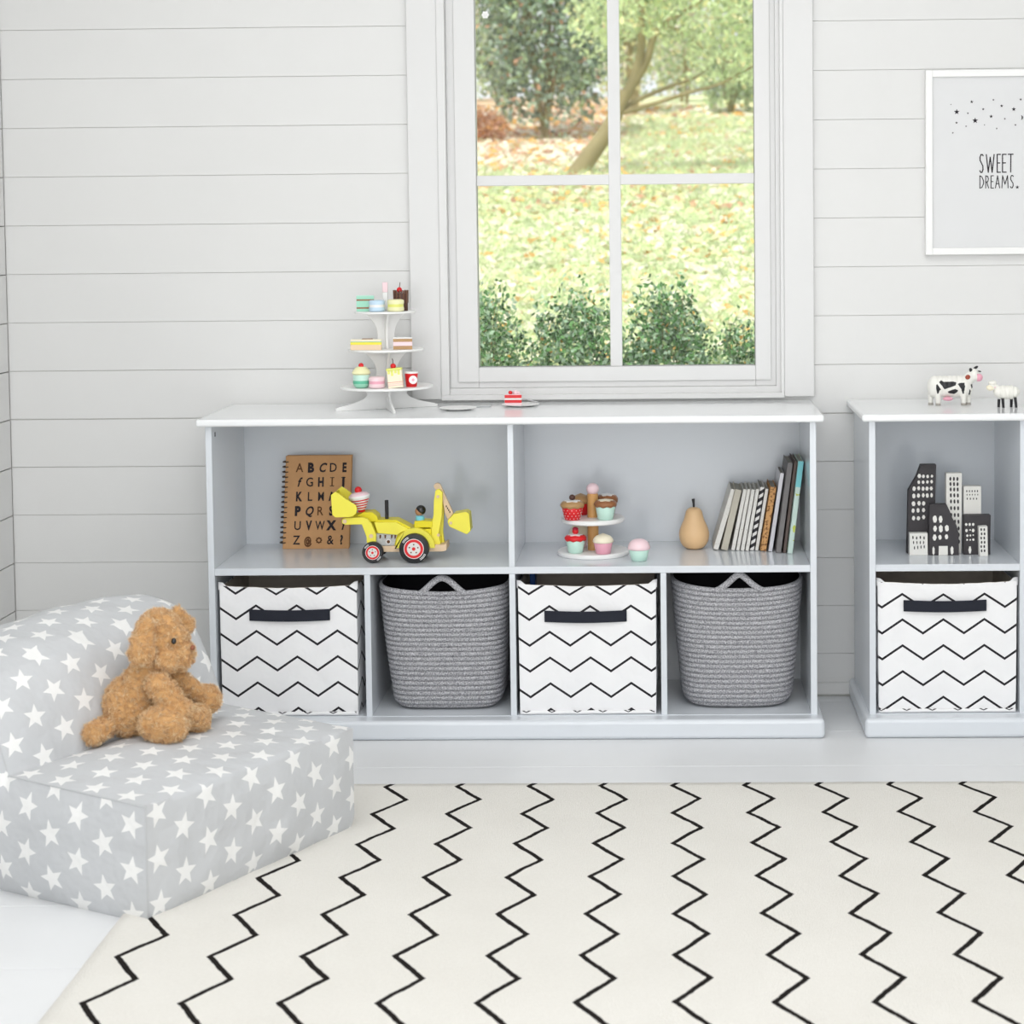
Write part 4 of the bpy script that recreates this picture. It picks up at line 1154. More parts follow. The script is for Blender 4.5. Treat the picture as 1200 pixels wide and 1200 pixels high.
# ------------------------------------------------------------------ framed print
def star_poly(cx, cz, r, rot=0, ri=.42):
    return [(cx + (r if k % 2 == 0 else r * ri) * math.sin(k * PI / 5 + rot), cz + (r if k % 2 == 0 else r * ri) * math.cos(k * PI / 5 + rot)) for k in range(10)]
def picture():
    x0, x1, z0, z1 = .6770, 1.0270, 1.1610, 1.6370
    t = thing('framed_print', ((x0 + x1) / 2, -.01, z0), 'white framed print of stars and the words sweet dreams', 'picture')
    fw = .0175
    for (a, b, c, d) in ((x0, x0 + fw, z0, z1), (x1 - fw, x1, z0, z1), (x0 + fw, x1 - fw, z1 - fw, z1), (x0 + fw, x1 - fw, z0, z0 + fw)):
        pass
    a = MB()
    a.box(x0, x0 + fw, -.024, -.0006, z0, z1); a.box(x1 - fw, x1, -.024, -.0006, z0, z1); a.box(x0 + fw, x1 - fw, -.024, -.0006, z1 - fw, z1); a.box(x0 + fw, x1 - fw, -.024, -.0006, z0, z0 + fw)
    a.build('frame', M['white'], t, bevel=.0012)
    yp = -.0150
    MB().box(x0 + fw, x1 - fw, yp, -.004, z0 + fw, z1 - fw).build('paper', M['art'], t)
    # px -> metres on the sheet (7.5 zoom px per photo px, 446 px per metre there)
    K = 7.5 * 449.5
    def P(zx, zy): return (.7150 + zx / K * 1.0, 1.6415 - (zy + 0) / K)
    a = MB()
    for (zx, zy, r) in ((95, 312, 6), (145, 377, 23), (275, 291, 14), (241, 390, 9), (375, 356, 11), (463, 276, 9), (535, 329, 13), (305, 454, 24), (143, 471, 11), (226, 502, 8), (111, 559, 8), (444, 420, 15), (563, 441, 9), (640, 359, 18), (700, 275, 11), (655, 495, 9), (492, 525, 8), (386, 492, 6),
                        (770, 340, 9), (815, 470, 12), (850, 300, 13), (905, 380, 9), (870, 425, 8)):
        p = P(zx, zy); q = star_poly(p[0], p[1], r * 1.12 / K); a.add([(x, yp - .0004, z) for x, z in q] + [(p[0], yp - .0004, p[1])], [(k, (k + 1) % 10, 10) for k in range(10)])
    # crescent
    p = P(703, 432); vs = []
    for k in range(13):
        an = -PI / 2 + PI * k / 12
        vs += [(p[0] + 18 / K * math.cos(an), yp - .0004, p[1] + 20 / K * math.sin(an)), (p[0] + (6 / K) * math.cos(an) - .0001, yp - .0004, p[1] + 19 / K * math.sin(an))]
    a.add(vs, [(2 * k, 2 * k + 1, 2 * k + 3, 2 * k + 2) for k in range(12)])
    p = P(672, 1037); q = star_poly(p[0], p[1], 18 / K); a.add([(x, yp - .0004, z) for x, z in q] + [(p[0], yp - .0004, p[1])], [(k, (k + 1) % 10, 10) for k in range(10)])
    a.build('printed_stars', M['ink'], t, smooth=None, recalc=False)
    # tall hand lettering from strokes in a 0..1 x 0..1 cell
    G = {'S': [[(1, .93), (.75, 1), (.35, 1), (.08, .85), (.1, .68), (.5, .52), (.9, .36), (.95, .16), (.65, 0), (.3, 0), (0, .1)]],
         'W': [[(0, 1), (.25, 0), (.5, .85), (.75, 0), (1, 1)]], 'E': [[(1, 1), (0, 1), (0, 0), (1, 0)], [(0, .52), (.8, .52)]], 'T': [[(0, 1), (1, 1)], [(.55, 1), (.5, 0)]],
         'D': [[(0, 0), (0, 1), (.5, .92), (.95, .6), (.95, .35), (.5, .05), (0, 0)]], 'R': [[(0, 0), (0, 1), (.7, .95), (.95, .75), (.7, .52), (0, .48)], [(.4, .5), (1, 0)]],
         'A': [[(0, 0), (.5, 1), (1, 0)], [(.2, .35), (.8, .35)]], 'M': [[(0, 0), (.1, 1), (.5, .3), (.9, 1), (1, 0)]]}
    a = MB()
    def word(txt, boxes, zt, zb, lw):
        for ch, (xa, xb) in zip(txt, boxes):
            for st in G[ch]:
                pts = []
                for (u, v) in st:
                    q = P(xa + (xb - xa) * u, zb + (zt - zb) * v); pts.append(q)
                for i in range(len(pts) - 1):
                    (ax, az), (bx, bz) = pts[i], pts[i + 1]; dx, dz = bx - ax, bz - az; L = math.hypot(dx, dz) or 1
                    nx, nz = -dz / L * lw / K / 2, dx / L * lw / K / 2; ex, ez = dx / L * lw / K / 3, dz / L * lw / K / 3
                    a.add([(ax + nx - ex, yp - .0004, az + nz - ez), (ax - nx - ex, yp - .0004, az - nz - ez), (bx - nx + ex, yp - .0004, bz - nz + ez), (bx + nx + ex, yp - .0004, bz + nz + ez)], [(0, 1, 2, 3)])
    word('SWEET', [(345, 375), (402, 470), (497, 525), (543, 575), (592, 635)], 750, 905, 10)
    word('DREAMS', [(346, 380), (397, 422), (443, 465), (482, 518), (538, 592), (612, 637)], 935, 1042, 8)
    a.build('printed_words', M['ink'], t, smooth=None, recalc=False)
picture()

# ------------------------------------------------------------------ rug
def rug():
    x0, x1, y0, y1 = -.9980, 1.30, -2.60, -.8120
    nx, ny = 150, 120; vs = []; fs = []
    def ed(u): return 1
    for j in range(ny + 1):
        for i in range(nx + 1):
            x = x0 + (x1 - x0) * i / nx; y = y0 + (y1 - y0) * j / ny
            e = min(i, nx - i, j, ny - j)
            z = .0115 if e >= 1 else .0015
            if e >= 1: z += .0009 * noise.noise(Vector((x * 25, y * 25, 0))) + .0006 * noise.noise(Vector((x * 6, y * 6, 3)))
            if i == 0 or i == nx: x += .0025 * noise.noise(Vector((y * 12, 1, 0)))
            if j == 0 or j == ny: y += .0025 * noise.noise(Vector((x * 12, 5, 0)))
            if e == 1:
                if i == 1: x = x0 + .006
                if j == ny - 1: y = y1 - .006
            vs.append((x, y, z))
    for j in range(ny):
        for i in range(nx): a = j * (nx + 1) + i; fs.append((a, a + 1, a + nx + 2, a + nx + 1))
    m = MB(); m.add(vs, fs)
    o = m.build('rug', M['rug'], smooth=80, recalc=False)
    so = o.modifiers.new('solid', 'SOLIDIFY'); so.thickness = .0012; so.offset = -1
    tag(o, 'cream wool rug with black zigzag lines on the white floor', 'rug')
rug()

# ------------------------------------------------------------------ star chair
OX, OY, TH = -.940, -1.640, R(61.5)
def CW(a, b, z):
    c, s = math.cos(TH), math.sin(TH)
    return (OX + a * c - b * s, OY + a * s + b * c, z)
CWID, CDEP, BJ = .602, .70, .345
def top_h(b):
    if b < BJ: return .216 + .010 * (b / BJ)
    if b < BJ + .10: 
        u = (b - BJ) / .10; return .226 + .200 * (1 - (1 - u) ** 1.35)
    if b < .66: return .426 + .022 * math.sin(PI * (b - BJ - .10) / (.66 - BJ - .10))
    return .426 - .1 * ((b - .66) / .04) ** 2
def chair():
    t = thing('bean_chair', CW(.3, .33, 0), 'grey fabric lounge chair with white stars on the left', 'chair')
    bs = []
    b = 0
    while b < CDEP:
        bs.append(b); st = .012 if (b < BJ - .02 or b > BJ + .11) else .004; b += st
    bs.append(CDEP)
    arc = [0]
    for i in range(1, len(bs)): arc.append(arc[-1] + math.hypot(bs[i] - bs[i - 1], top_h(bs[i]) - top_h(bs[i - 1])))
    NA, NZ = 46, 22
    def soft(a, bb, z, nrm, u, v, amt):
        """pillowy bulge away from the seams, plus cloth creases; also tuck in at the floor"""
        k = (1 - abs(2 * u - 1) ** 2.6) * (1 - abs(2 * v - 1) ** 2.6)
        w = .0070 * noise.noise(Vector((a * 5.5, bb * 5.5, z * 5.5))) + .0040 * noise.noise(Vector((a * 14, bb * 14 + 3, z * 14)))
        d = amt * k + w * (k ** .5 if k > 0 else 0)
        return a + nrm[0] * d, bb + nrm[1] * d, z + nrm[2] * d
    def tuck(a, bb, z):
        # underside edge rolls inwards
        q = max(0, (.040 - z) / .040) ** 2
        da = min(a, CWID - a); 
        a2 = a + (.005 * q if a < CWID / 2 else -.018 * q); b2 = bb + (.005 * q if bb < CDEP / 2 else -.020 * q)
        return a2, b2, z
    def patch(name, nu, nv, fn, uvf, flip=False):
        vs, fs, uv = [], [], []
        for j in range(nv + 1):
            for i in range(nu + 1):
                p = fn(i / nu, j / nv); vs.append(CW(*p)); uv.append(uvf(i / nu, j / nv))
        for j in range(nv):
            for i in range(nu): a = j * (nu + 1) + i; fs.append((a, a + 1, a + nu + 2, a + nu + 1))
        if flip: fs = [tuple(reversed(f)) for f in fs]
        return vs, fs, uv
    vs, fs, uv = [], [], []
    def join(r):
        o = len(vs); vs.extend(r[0]); fs.extend([tuple(i + o for i in f) for f in r[1]]); uv.extend(r[2])
    h0 = top_h(0)
    # front
    def f(u, v):
        z = h0 * v; p = soft(CWID * u, 0, z, (0, -1, 0), u, v, .014); return tuck(*p)
    join(patch('front', NA, NZ, f, lambda u, v: (CWID * u + .034, h0 * v + .012)))
    # top of seat and back rest
    def f(u, v):
        x = v * (len(bs) - 1); i = min(int(x), len(bs) - 2); b = bs[i] + (bs[i + 1] - bs[i]) * (x - i)
        tb = top_h(b)
        if b < BJ: vv = b / BJ; p = soft(CWID * u, b, tb, (0, 0, 1), u, vv, .016)
        else:
            vv = (b - BJ) / (CDEP - BJ)
            n = (0, -.75, .4) if b < BJ + .10 else (0, 0, 1)
            vv = (b - BJ) / .13 if b < BJ + .10 else .77 - .27 * (b - BJ - .1) / .25
            p = soft(CWID * u, b, tb, n, u, min(1, max(0, vv)), .020)
        a = p[0]
        # back rest narrows a little at its top
        if b > BJ: a = CWID / 2 + (a - CWID / 2) * (1 - .05 * min(1, (b - BJ) / .12))
        zz = p[2] - (.030 * (1 - u) * min(1, (b - BJ) / .10) if b > BJ else 0)
        return (a, p[1], zz)
    def uvt(u, v):
        x = v * (len(bs) - 1); i = min(int(x), len(bs) - 2); return (CWID * u + .034, h0 + .012 + arc[i] + (arc[i + 1] - arc[i]) * (x - i))
    join(patch('top', NA, len(bs) - 1, f, uvt))
    # sides
    for side in (0, 1):
        def f(u, v, side=side):
            x = u * (len(bs) - 1); i = min(int(x), len(bs) - 2); b = bs[i] + (bs[i + 1] - bs[i]) * (x - i)
            z = (top_h(b) - (.030 * min(1, (b - BJ) / .10) if b > BJ and side == 0 else 0)) * v; a = CWID * side
            p = soft(a, b, z, (-1 if side == 0 else 1, 0, 0), min(1, b / CDEP), v, .016)
            a = p[0]
            if b > BJ: 
                k = max(0, (v * top_h(b) - .2) / .24); a = CWID / 2 + (a - CWID / 2) * (1 - .05 * min(1, (b - BJ) / .12) * min(1, k * 1.0))
                if v > .999: a = (0 if side == 0 else CWID); a = CWID / 2 + (a - CWID / 2) * (1 - .05 * min(1, (b - BJ) / .12))
            return tuck(a, p[1], p[2])
        join(patch('side', len(bs) - 1, NZ, f, lambda u, v: (.03 + bs[min(len(bs) - 1, int(round(u * (len(bs) - 1))))], top_h(bs[min(len(bs) - 1, int(round(u * (len(bs) - 1))))]) * v + .03), flip=(side == 0)))
    # back
    def f(u, v):
        z = (top_h(CDEP) - .030 * (1 - u)) * v; p = soft(CWID * u, CDEP, z, (0, 1, 0), u, v, .014); a = CWID / 2 + (p[0] - CWID / 2) * (1 - .05 * v); return tuck(a, p[1], p[2])
    join(patch('back', NA, NZ, f, lambda u, v: (CWID * u, v * .4), flip=True))
    # underside
    q = .030
    o = len(vs); vs.extend([CW(q, q, .001), CW(CWID - q, q, .001), CW(CWID - q, CDEP - q, .001), CW(q, CDEP - q, .001)]); uv.extend([(0, 0)] * 4); fs.append((o, o + 1, o + 2, o + 3))
    L = Vector(PLOC[t.name])
    me = bpy.data.meshes.new('cover'); me.from_pydata([tuple(Vector(p) - L) for p in vs], [], fs); me.materials.append(M['star'])
    ul = me.uv_layers.new(name='UVMap')
    for lp in me.loops: ul.data[lp.index].uv = uv[lp.vertex_index]
    bm = bmesh.new(); bm.from_mesh(me); bmesh.ops.remove_doubles(bm, verts=bm.verts, dist=.0004); bmesh.ops.recalc_face_normals(bm, faces=bm.faces); bm.to_mesh(me); bm.free()
    me.shade_smooth(); me.set_sharp_from_angle(angle=R(70))
    ob = bpy.data.objects.new('cover', me); COL.objects.link(ob); ob.parent = t
    # stitched seams along the main edges
    def seam(pts):
        a = MB(); a.tube([CW(*p) for p in pts], .0016, n=6); a.build('seam', M['seam'], t)
    seam([(.005 * max(0, (.040 - z) / .040) ** 2, .005 * max(0, (.040 - z) / .040) ** 2, z) for z in [h0 * k / 24 + .003 for k in range(25)]])
    seam([(0, b, top_h(b)) for b in [k * BJ / 24 for k in range(25)]])
    seam([(CWID / 2 - CWID / 2 * (1 - .05 * min(1, (b - BJ) / .12)), b, top_h(b) - .030 * min(1, (b - BJ) / .10)) for b in bs if BJ < b < BJ + .15])
    seam([(0, BJ, .226 - .2 * k / 20) for k in range(0, 19)])
    return t
chair()

# ------------------------------------------------------------------ plush dog
def plush():
    c = {'belly': (-1.0787, -1.17, .2746), 'chest': (-1.0595, -1.165, .3208), 'shoulder': (-1.044, -1.16, .3547), 'head': (-1.0235, -1.15, .4215), 'muzzle': (-.985, -1.15, .383), 'cheek': (-1.003, -1.165, .3800)}
    k = 1 / 6 / 575
    floor_z = .2330
    E = [('s', (-1.0790, -1.165, .2890), (190 * k, .052, 195 * k)), ('s', c['chest'], (135 * k, .045, 190 * k), 14), ('s', c['shoulder'], (118 * k, .040, 110 * k), 10),
         ('s', c['head'], (160 * k, .046, 165 * k)), ('s', c['muzzle'], (105 * k, .036, 105 * k)), ('s', (-.9935, -1.148, .4120), (95 * k, .036, 100 * k)), ('s', c['cheek'], (110 * k, .040, 95 * k)),
         # near arm, near foot, middle foot
         ('c', (-1.0110, -1.205, .3380), (-.9720, -1.205, .2900), 80 * k, 78 * k),
         ('s', (-.9975, -1.222, .2680), (165 * k, .038, 122 * k), 8),
         ('c', (-.9720, -1.190, .2840), (-.9530, -1.150, .2600), 76 * k, 78 * k), ('s', (-.9500, -1.140, .2570), (78 * k, .026, 95 * k)),
         # far arm and far foot
         ('c', (-1.0000, -1.120, .3300), (-.9600, -1.095, .2930), 66 * k, 62 * k), ('s', (-.9460, -1.080, .2800), (90 * k, .028, 92 * k)),
         # tail
         ('c', (-1.1120, -1.200, .2620), (-1.1300, -1.238, .2560), 60 * k, 72 * k)]
    ears = [('c', (-1.0330, -1.196, .4480), (-1.0440, -1.209, .3980), 55 * k, 76 * k), ('s', (-1.0400, -1.206, .4080), (80 * k, .014, 120 * k), -12),
            ('c', (-.9960, -1.118, .4560), (-.9800, -1.105, .4290), 40 * k, 52 * k)]
    gold = mat('golden_plush', (.56, .32, .135, 1), .95, .05, noise_amt=.25, noise_scale=60, sheen=.3)
    SCL = 1.07; BX, BY = -1.03, -1.17
    def mv(p): return (BX + (p[0] - BX) * 1.01 - .002, BY + (p[1] - BY) * SCL - .055, floor_z + (p[2] - .2330) * SCL)
    def mve(e):
        if e[0] == 's': return ('s', mv(e[1]), (e[2][0] * 1.01, e[2][1] * 1.04, e[2][2] * SCL)) + tuple(e[3:])
        return ('c', mv(e[1]), mv(e[2]), e[3] * SCL, e[4] * SCL)
    E = [mve(e) for e in E]; ears = [mve(e) for e in ears]
    body = blob('plush_dog', E + ears, .0024, [gold], smooth=5, loc=(-1.05, -1.22, floor_z), disp=lambda p: .0042 * noise.noise(Vector((p.x * 75, p.y * 75, p.z * 120))))
    tag(body, 'golden brown plush puppy sitting on the grey star chair', 'soft toy')
    fur_m = bpy.data.materials.new('golden_fur'); fur_m.use_nodes = True
    b = NB(fur_m); g = b.N.new('ShaderNodeNewGeometry'); ob = b.obj()
    n = b.noise(ob[0], 80, 3); n = b.m('ADD', b.m('MULTIPLY', b.m('SUBTRACT', n, .5), 3.4), .5)
    base = b.mix(b.m('ADD', b.m('MULTIPLY', g.outputs['Random Per Island'], .35), b.m('MULTIPLY', n, .65)), (.74, .42, .17, 1), (1, .88, .60, 1))  # noise paints creamy highlights and brown creases into the fur colour
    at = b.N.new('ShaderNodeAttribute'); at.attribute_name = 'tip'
    base = b.mix(b.m('ADD', b.m('MULTIPLY', at.outputs['Fac'], .75), .25), (.40, .18, .06, 1), base)  # roots coloured darker to imitate shade deep between the strands
    b.color(base); p = b.N['Principled BSDF']; p.inputs['Roughness'].default_value = .8; p.inputs['Specular IOR Level'].default_value = .1; p.inputs['Sheen Weight'].default_value = .2
    me = body.data; me.calc_loop_triangles(); VN = [v.normal.copy() for v in me.vertices]; VC = [v.co.copy() for v in me.vertices]
    tris = [t for t in me.loop_triangles]; cum = []; tot = 0
    for t in tris: tot += t.area; cum.append(tot)
    import bisect
    N = 34000; tip = []; vs = []; fs = []
    L = Vector(body.location)
    for i in range(N):
        t = tris[bisect.bisect_left(cum, rnd() * tot)]
        a, bb = rnd(), rnd()
        if a + bb > 1: a, bb = 1 - a, 1 - bb
        i0, i1, i2 = t.vertices
        p = VC[i0] + (VC[i1] - VC[i0]) * a + (VC[i2] - VC[i0]) * bb
        nm = (VN[i0] * (1 - a - bb) + VN[i1] * a + VN[i2] * bb).normalized()
        w = (p + L)
        fl = Vector((noise.noise(w * 75), noise.noise(w * 75 + Vector((9, 3, 1))), noise.noise(w * 75 + Vector((2, 7, 5)))))
        comb = Vector((0, 0, -.25)) + fl * 2.3
        comb = comb - nm * comb.dot(nm)
        ln = rr(.0060, .0095)
        d = (nm * .62 + comb * .8 + Vector((rr(-1, 1), rr(-1, 1), rr(-1, 1))) * .18).normalized()
        d2 = (d + comb * .6 - nm * .25).normalized()
        side = d.cross(Vector((rr(-1, 1), rr(-1, 1), rr(-1, 1)))).normalized() * .00042
        q1 = p + d * ln * .5; q2 = q1 + d2 * ln * .5
        o = len(vs)
        vs += [p - side - nm * .001, p + side - nm * .001, q1 + side * .8, q1 - side * .8, q2]
        fs += [(o, o + 1, o + 2, o + 3), (o + 3, o + 2, o + 4)]
        tip += [0, 0, .55, .55, 1]
    fm = bpy.data.meshes.new('fur'); fm.from_pydata([tuple(v) for v in vs], [], fs); fm.materials.append(fur_m); fm.shade_smooth()
    at = fm.attributes.new('tip', 'FLOAT', 'POINT'); at.data.foreach_set('value', tip)
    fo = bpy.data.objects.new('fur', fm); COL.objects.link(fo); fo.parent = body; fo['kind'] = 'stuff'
    # eyes and stitched nose
    def ch(name, c, r, m, sc_=(1, 1, 1)):
        a = MB(); a.sphere(mv(c), r, 16, 12, sc_=sc_); return a.build(name, m, body, loc=tuple(L))
    ch('eye', (-.9830, -1.1900, .4170), .0056, M['gloss'], (.9, 1, 1.15))
    ch('eye', (-.9830, -1.1100, .4170), .0056, M['gloss'], (.9, 1, 1.15))
    ch('nose', (-.9525, -1.165, .3990), .0065, mat('stitched_nose', (.30, .11, .06, 1), .8), (.7, 1.1, .8))
plush()

# ------------------------------------------------------------------ garden
def gz(x, y):
    pts = [(0, .15), (1, .25), (7, .92), (12, 1.70), (20, 2.31), (26, 3.05), (40, 4.2)]
    for (a, za), (b, zb) in zip(pts[:-1], pts[1:]):
        if y <= b: return za + (zb - za) * (y - a) / (b - a) + .05 * noise.noise(Vector((x * .35, y * .35, 0)))
    return 4.2
a = MB(); vs = []; fs = []; nx, ny = 70, 90
for j in range(ny + 1):
    for i in range(nx + 1):
        x = -14 + 26 * i / nx; y = .12 + 38 * (j / ny) ** 1.3; vs.append((x, y, gz(x, y)))
for j in range(ny):
    for i in range(nx): q = j * (nx + 1) + i; fs.append((q, q + 1, q + nx + 2, q + nx + 1))
a.add(vs, fs); struct(a.build('ground_lawn', M['lawn'], smooth=80, recalc=False))

def leaf_quad(vs, fs, p, s, nrm=None, asp=.55):
    n = nrm or Vector((rr(-1, 1), rr(-1, 1), rr(-.2, 1))).normalized()
    u = n.cross(Vector((rr(-1, 1), rr(-1, 1), rr(-1, 1)))).normalized(); w = n.cross(u)
    o = len(vs)
    vs += [p - u * s, p - u * s * .2 + w * s * asp, p + u * s, p - u * s * .2 - w * s * asp]
    fs.append((o, o + 1, o + 2, o + 3))
# fallen leaves and coarse grass on the lawn
def litter():
    vs = []; fs = []; mi = []
    for i in range(15000):
        y = 2.2 + 26 * rnd() ** 1.25; D = y + 5
        x = -.03 * D + rr(-.14, .11) * D * (1.5 if i % 5 == 0 else 1)
        brown = (x < -.55 + rr(-.6, .4) and y > 12)
        big = .019 + .0060 * y ** .85
        s = rr(.5, 1.1) * big
        n = Vector((rr(-.5, .5), rr(-.9, .2), 1)).normalized()
        o = len(fs)
        leaf_quad(vs, fs, Vector((x, y, gz(x, y) + rr(.005, .03))), s, n, .6)
        r = rnd()
        if brown: mi.append(0 if r < .35 else 1 if r < .55 else 2)
        else: mi.append(0 if (y > 9.5 and r < .16) else 2 if r < .48 else 1 if r < .60 else 3 if r < .80 else 4)
    m = MB(); m.add([tuple(v) for v in vs], fs); m.mi = mi
    o = m.build('fallen_leaves', [M['lf_rust'], M['lf_orange'], M['lf_cream'], M['lf_yellow'], M['lf_pale']], smooth=None, recalc=False)
    tag(o, 'fallen autumn leaves scattered over the lawn outside', 'leaves', kind='stuff')
    vs = []; fs = []
    for i in range(26000):
        y = 1.6 + 22 * rnd() ** 1.3; D = y + 5; x = -.03 * D + rr(-.14, .11) * D
        if x < -.6 and y > 12.5 and rnd() < .85: continue
        p = Vector((x, y, gz(x, y) - .005)); h = rr(.03, .075) * (1 + y * .04); w = .004 * (1 + y * .10)
        d = Vector((rr(-1.4, 1.4), rr(-.8, .8), 1)); o = len(vs); s = Vector((rr(-1, 1), rr(-.4, .4), 0)).normalized() * w
        vs += [p - s, p + s, p + d * h]; fs.append((o, o + 1, o + 2))
    m = MB(); m.add([tuple(v) for v in vs], fs); g = m.build('grass_blades', [M['lf_pale']], smooth=None, recalc=False)
    tag(g, 'long pale green grass blades of the lawn outside the window', 'grass', kind='stuff')
litter()

def shrub(name, x, y, r, h, n, s, mats, label, group=None, zb=None, wts=(1,), sprigs=8, cat='shrub', squash=.8, trunk=.003):
    z0 = gz(x, y) if zb is None else zb
    t = thing(name, (x, y, z0), label, cat, group)
    vs = []; fs = []; mi = []
    # leafy tips : many small shoots on a lumpy dome
    for i in range(n):
        an = rnd() * 2 * PI; u = rnd() ** .6; ph = math.acos(rr(-.8, 1))
        lump = 1 + .28 * noise.noise(Vector((math.cos(an) * 1.7 + x, math.sin(an) * 1.7 + y, ph * 2.2)))
        rad = r * (.35 + .65 * u) * lump
        p = Vector((x + rad * math.sin(ph) * math.cos(an), y + rad * math.sin(ph) * math.sin(an) * squash, z0 + h * .48 + rad / r * h * .54 * math.cos(ph)))
        if p.z < z0 + .02: p.z = z0 + rr(.02, .2) * h
        leaf_quad(vs, fs, p, s * rr(.6, 1.15)); q = rnd(); c = 0
        for k, wv in enumerate(wts):
            if q < wv: c = k; break
        mi.append(c)
    stems = MB()
    for k in range(sprigs):
        an = rr(0, 2 * PI); d = Vector((math.cos(an) * r * rr(.2, .85), math.sin(an) * r * .6, 0)); top = Vector((x, y, z0 + h * rr(.85, 1.08))) + d
        b0 = Vector((x, y, z0 - .02)); mid = b0.lerp(top, .5) + Vector((0, 0, h * .1))
        stems.tube([b0, mid, top], [trunk, trunk * .6, trunk * .18], n=5)
        for q in range(14):
            leaf_quad(vs, fs, mid.lerp(top, rr(.5, 1.03)) + Vector((rr(-1, 1), rr(-1, 1), rr(-1, 1))) * s * 1.6, s * rr(.6, 1)); mi.append(0)
    m = MB(); m.add([tuple(v) for v in vs], fs); m.mi = mi
    f = m.build('foliage', mats, t, smooth=None, recalc=False); f['kind'] = 'stuff'
    stems.build('stem', M['bark'], t)
    return t
BM = [M['lf_box'], M['lf_boxlite'], M['lf_mid'], M['lf_orange']]
WT = (.52, .86, .985, 1)  # share of pale leaves stands in for bluish-white highlights on the bushes
g = 'clipped evergreen bushes just outside the window'
shrub('garden_bush', -.640, 1.65, .185, .72, 4600, .0130, BM, 'dark small-leaved bush at the lower left corner of the window', g, zb=.30, wts=WT)
shrub('garden_bush', -.300, 1.55, .205, .715, 6000, .0130, BM, 'glossy small-leaved bush left of the vertical glazing bar', g, zb=.30, wts=WT)
shrub('garden_bush', .005, 1.60, .170, .735, 6000, .0130, BM, 'tallest small-leaved bush just right of the vertical glazing bar', g, zb=.30, wts=WT)
shrub('garden_bush', .285, 1.70, .145, .60, 3600, .0130, BM, 'low small-leaved bush at the lower right corner of the window', g, zb=.30, wts=WT)
shrub('garden_bush', .150, 1.85, .13, .52, 1800, .0125, [M['lf_mid'], M['lf_pale'], M['lf_boxlite'], M['lf_orange']], 'low pale green bush between the tallest bush and the right corner one', g, zb=.30, wts=WT)
shrub('garden_bush', -.800, 2.6, .20, .62, 1500, .012, BM, 'dark bush partly hidden by the left window casing', g, wts=WT)

def tree_mesh(t, segs, m=M['bark']):
    for nm, pts, rs in segs:
        a = MB()
        P = [Vector(p) for p in pts]; out = []; ro = []
        for i in range(len(P) - 1):
            for k in range(5):
                u = k / 5; p0 = P[max(i - 1, 0)]; p1 = P[i]; p2 = P[i + 1]; p3 = P[min(i + 2, len(P) - 1)]
                out.append(.5 * ((2 * p1) + (p2 - p0) * u + (2 * p0 - 5 * p1 + 4 * p2 - p3) * u * u + (3 * p1 - p0 - 3 * p2 + p3) * u ** 3)); ro.append(rs[i] + (rs[i + 1] - rs[i]) * u)
        out.append(P[-1]); ro.append(rs[-1]); a.tube(out, ro, n=12); a.build(nm, m, t, smooth=60)
# leaning tree seen across the glazing bar
t = thing('garden_tree', (-.72, 12, 1.69), 'leaning slender tree with forked trunk and long low branches', 'tree')
tree_mesh(t, [('trunk', [(-.80, 12, 1.62), (-.7183, 12, 1.75), (-.52, 12, 2.02), (-.40, 12, 2.24), (-.33, 12, 2.40)], [.10, .085, .072, .062, .055]),
              ('branch', [(-.36, 12, 2.32), (-.275, 12, 2.47), (-.21, 12, 2.66), (-.185, 12, 2.92), (-.20, 12, 3.4)], [.05, .045, .04, .033, .02]),
              ('branch', [(-.34, 12, 2.36), (-.23, 12, 2.52), (-.14, 12, 2.68), (-.085, 12, 2.86), (.01, 12, 2.99), (.20, 12, 3.10), (.5, 12, 3.3)], [.045, .04, .036, .030, .024, .018, .01]),
              ('branch', [(-.40, 12, 2.22), (-.22, 12.05, 2.33), (.02, 12.1, 2.43), (.28, 12.1, 2.52), (.40, 12.1, 2.60)], [.022, .020, .018, .013, .006]),
              ('branch', [(-.40, 12, 2.20), (-.10, 11.95, 2.28), (.20, 11.9, 2.37), (.50, 11.9, 2.45), (.80, 11.9, 2.60), (1.1, 11.9, 2.68)], [.022, .020, .017, .014, .011, .006]),
              ('branch', [(.01, 12, 2.99), (.2, 12, 2.90), (.42, 12, 2.72), (.7, 12, 2.6)], [.015, .012, .008, .004])])
vs = []; fs = []; mi = []
for (cx, cz, rx, rz, n) in ((.62, 2.75, .42, .28, 750), (.25, 3.05, .55, .25, 700), (-.35, 3.10, .40, .26, 650), (.45, 3.30, .8, .22, 800), (-.62, 3.0, .22, .30, 260), (.85, 3.1, .3, .35, 420), (.6, 2.5, .5, .05, 90)):
    for i in range(n):
        an = rnd() * 2 * PI; q = rnd() ** .5
        leaf_quad(vs, fs, Vector((cx + rx * q * math.cos(an), 12 + rr(-.5, .5), cz + rz * q * math.sin(an))), rr(.022, .045)); mi.append(0 if rnd() < .7 else 1 if rnd() < .6 else 2)
m = MB(); m.add([tuple(v) for v in vs], fs); m.mi = mi; f = m.build('foliage', [M['lf_pale'], M['lf_mid'], M['lf_yellow']], t, smooth=None, recalc=False); f['kind'] = 'stuff'

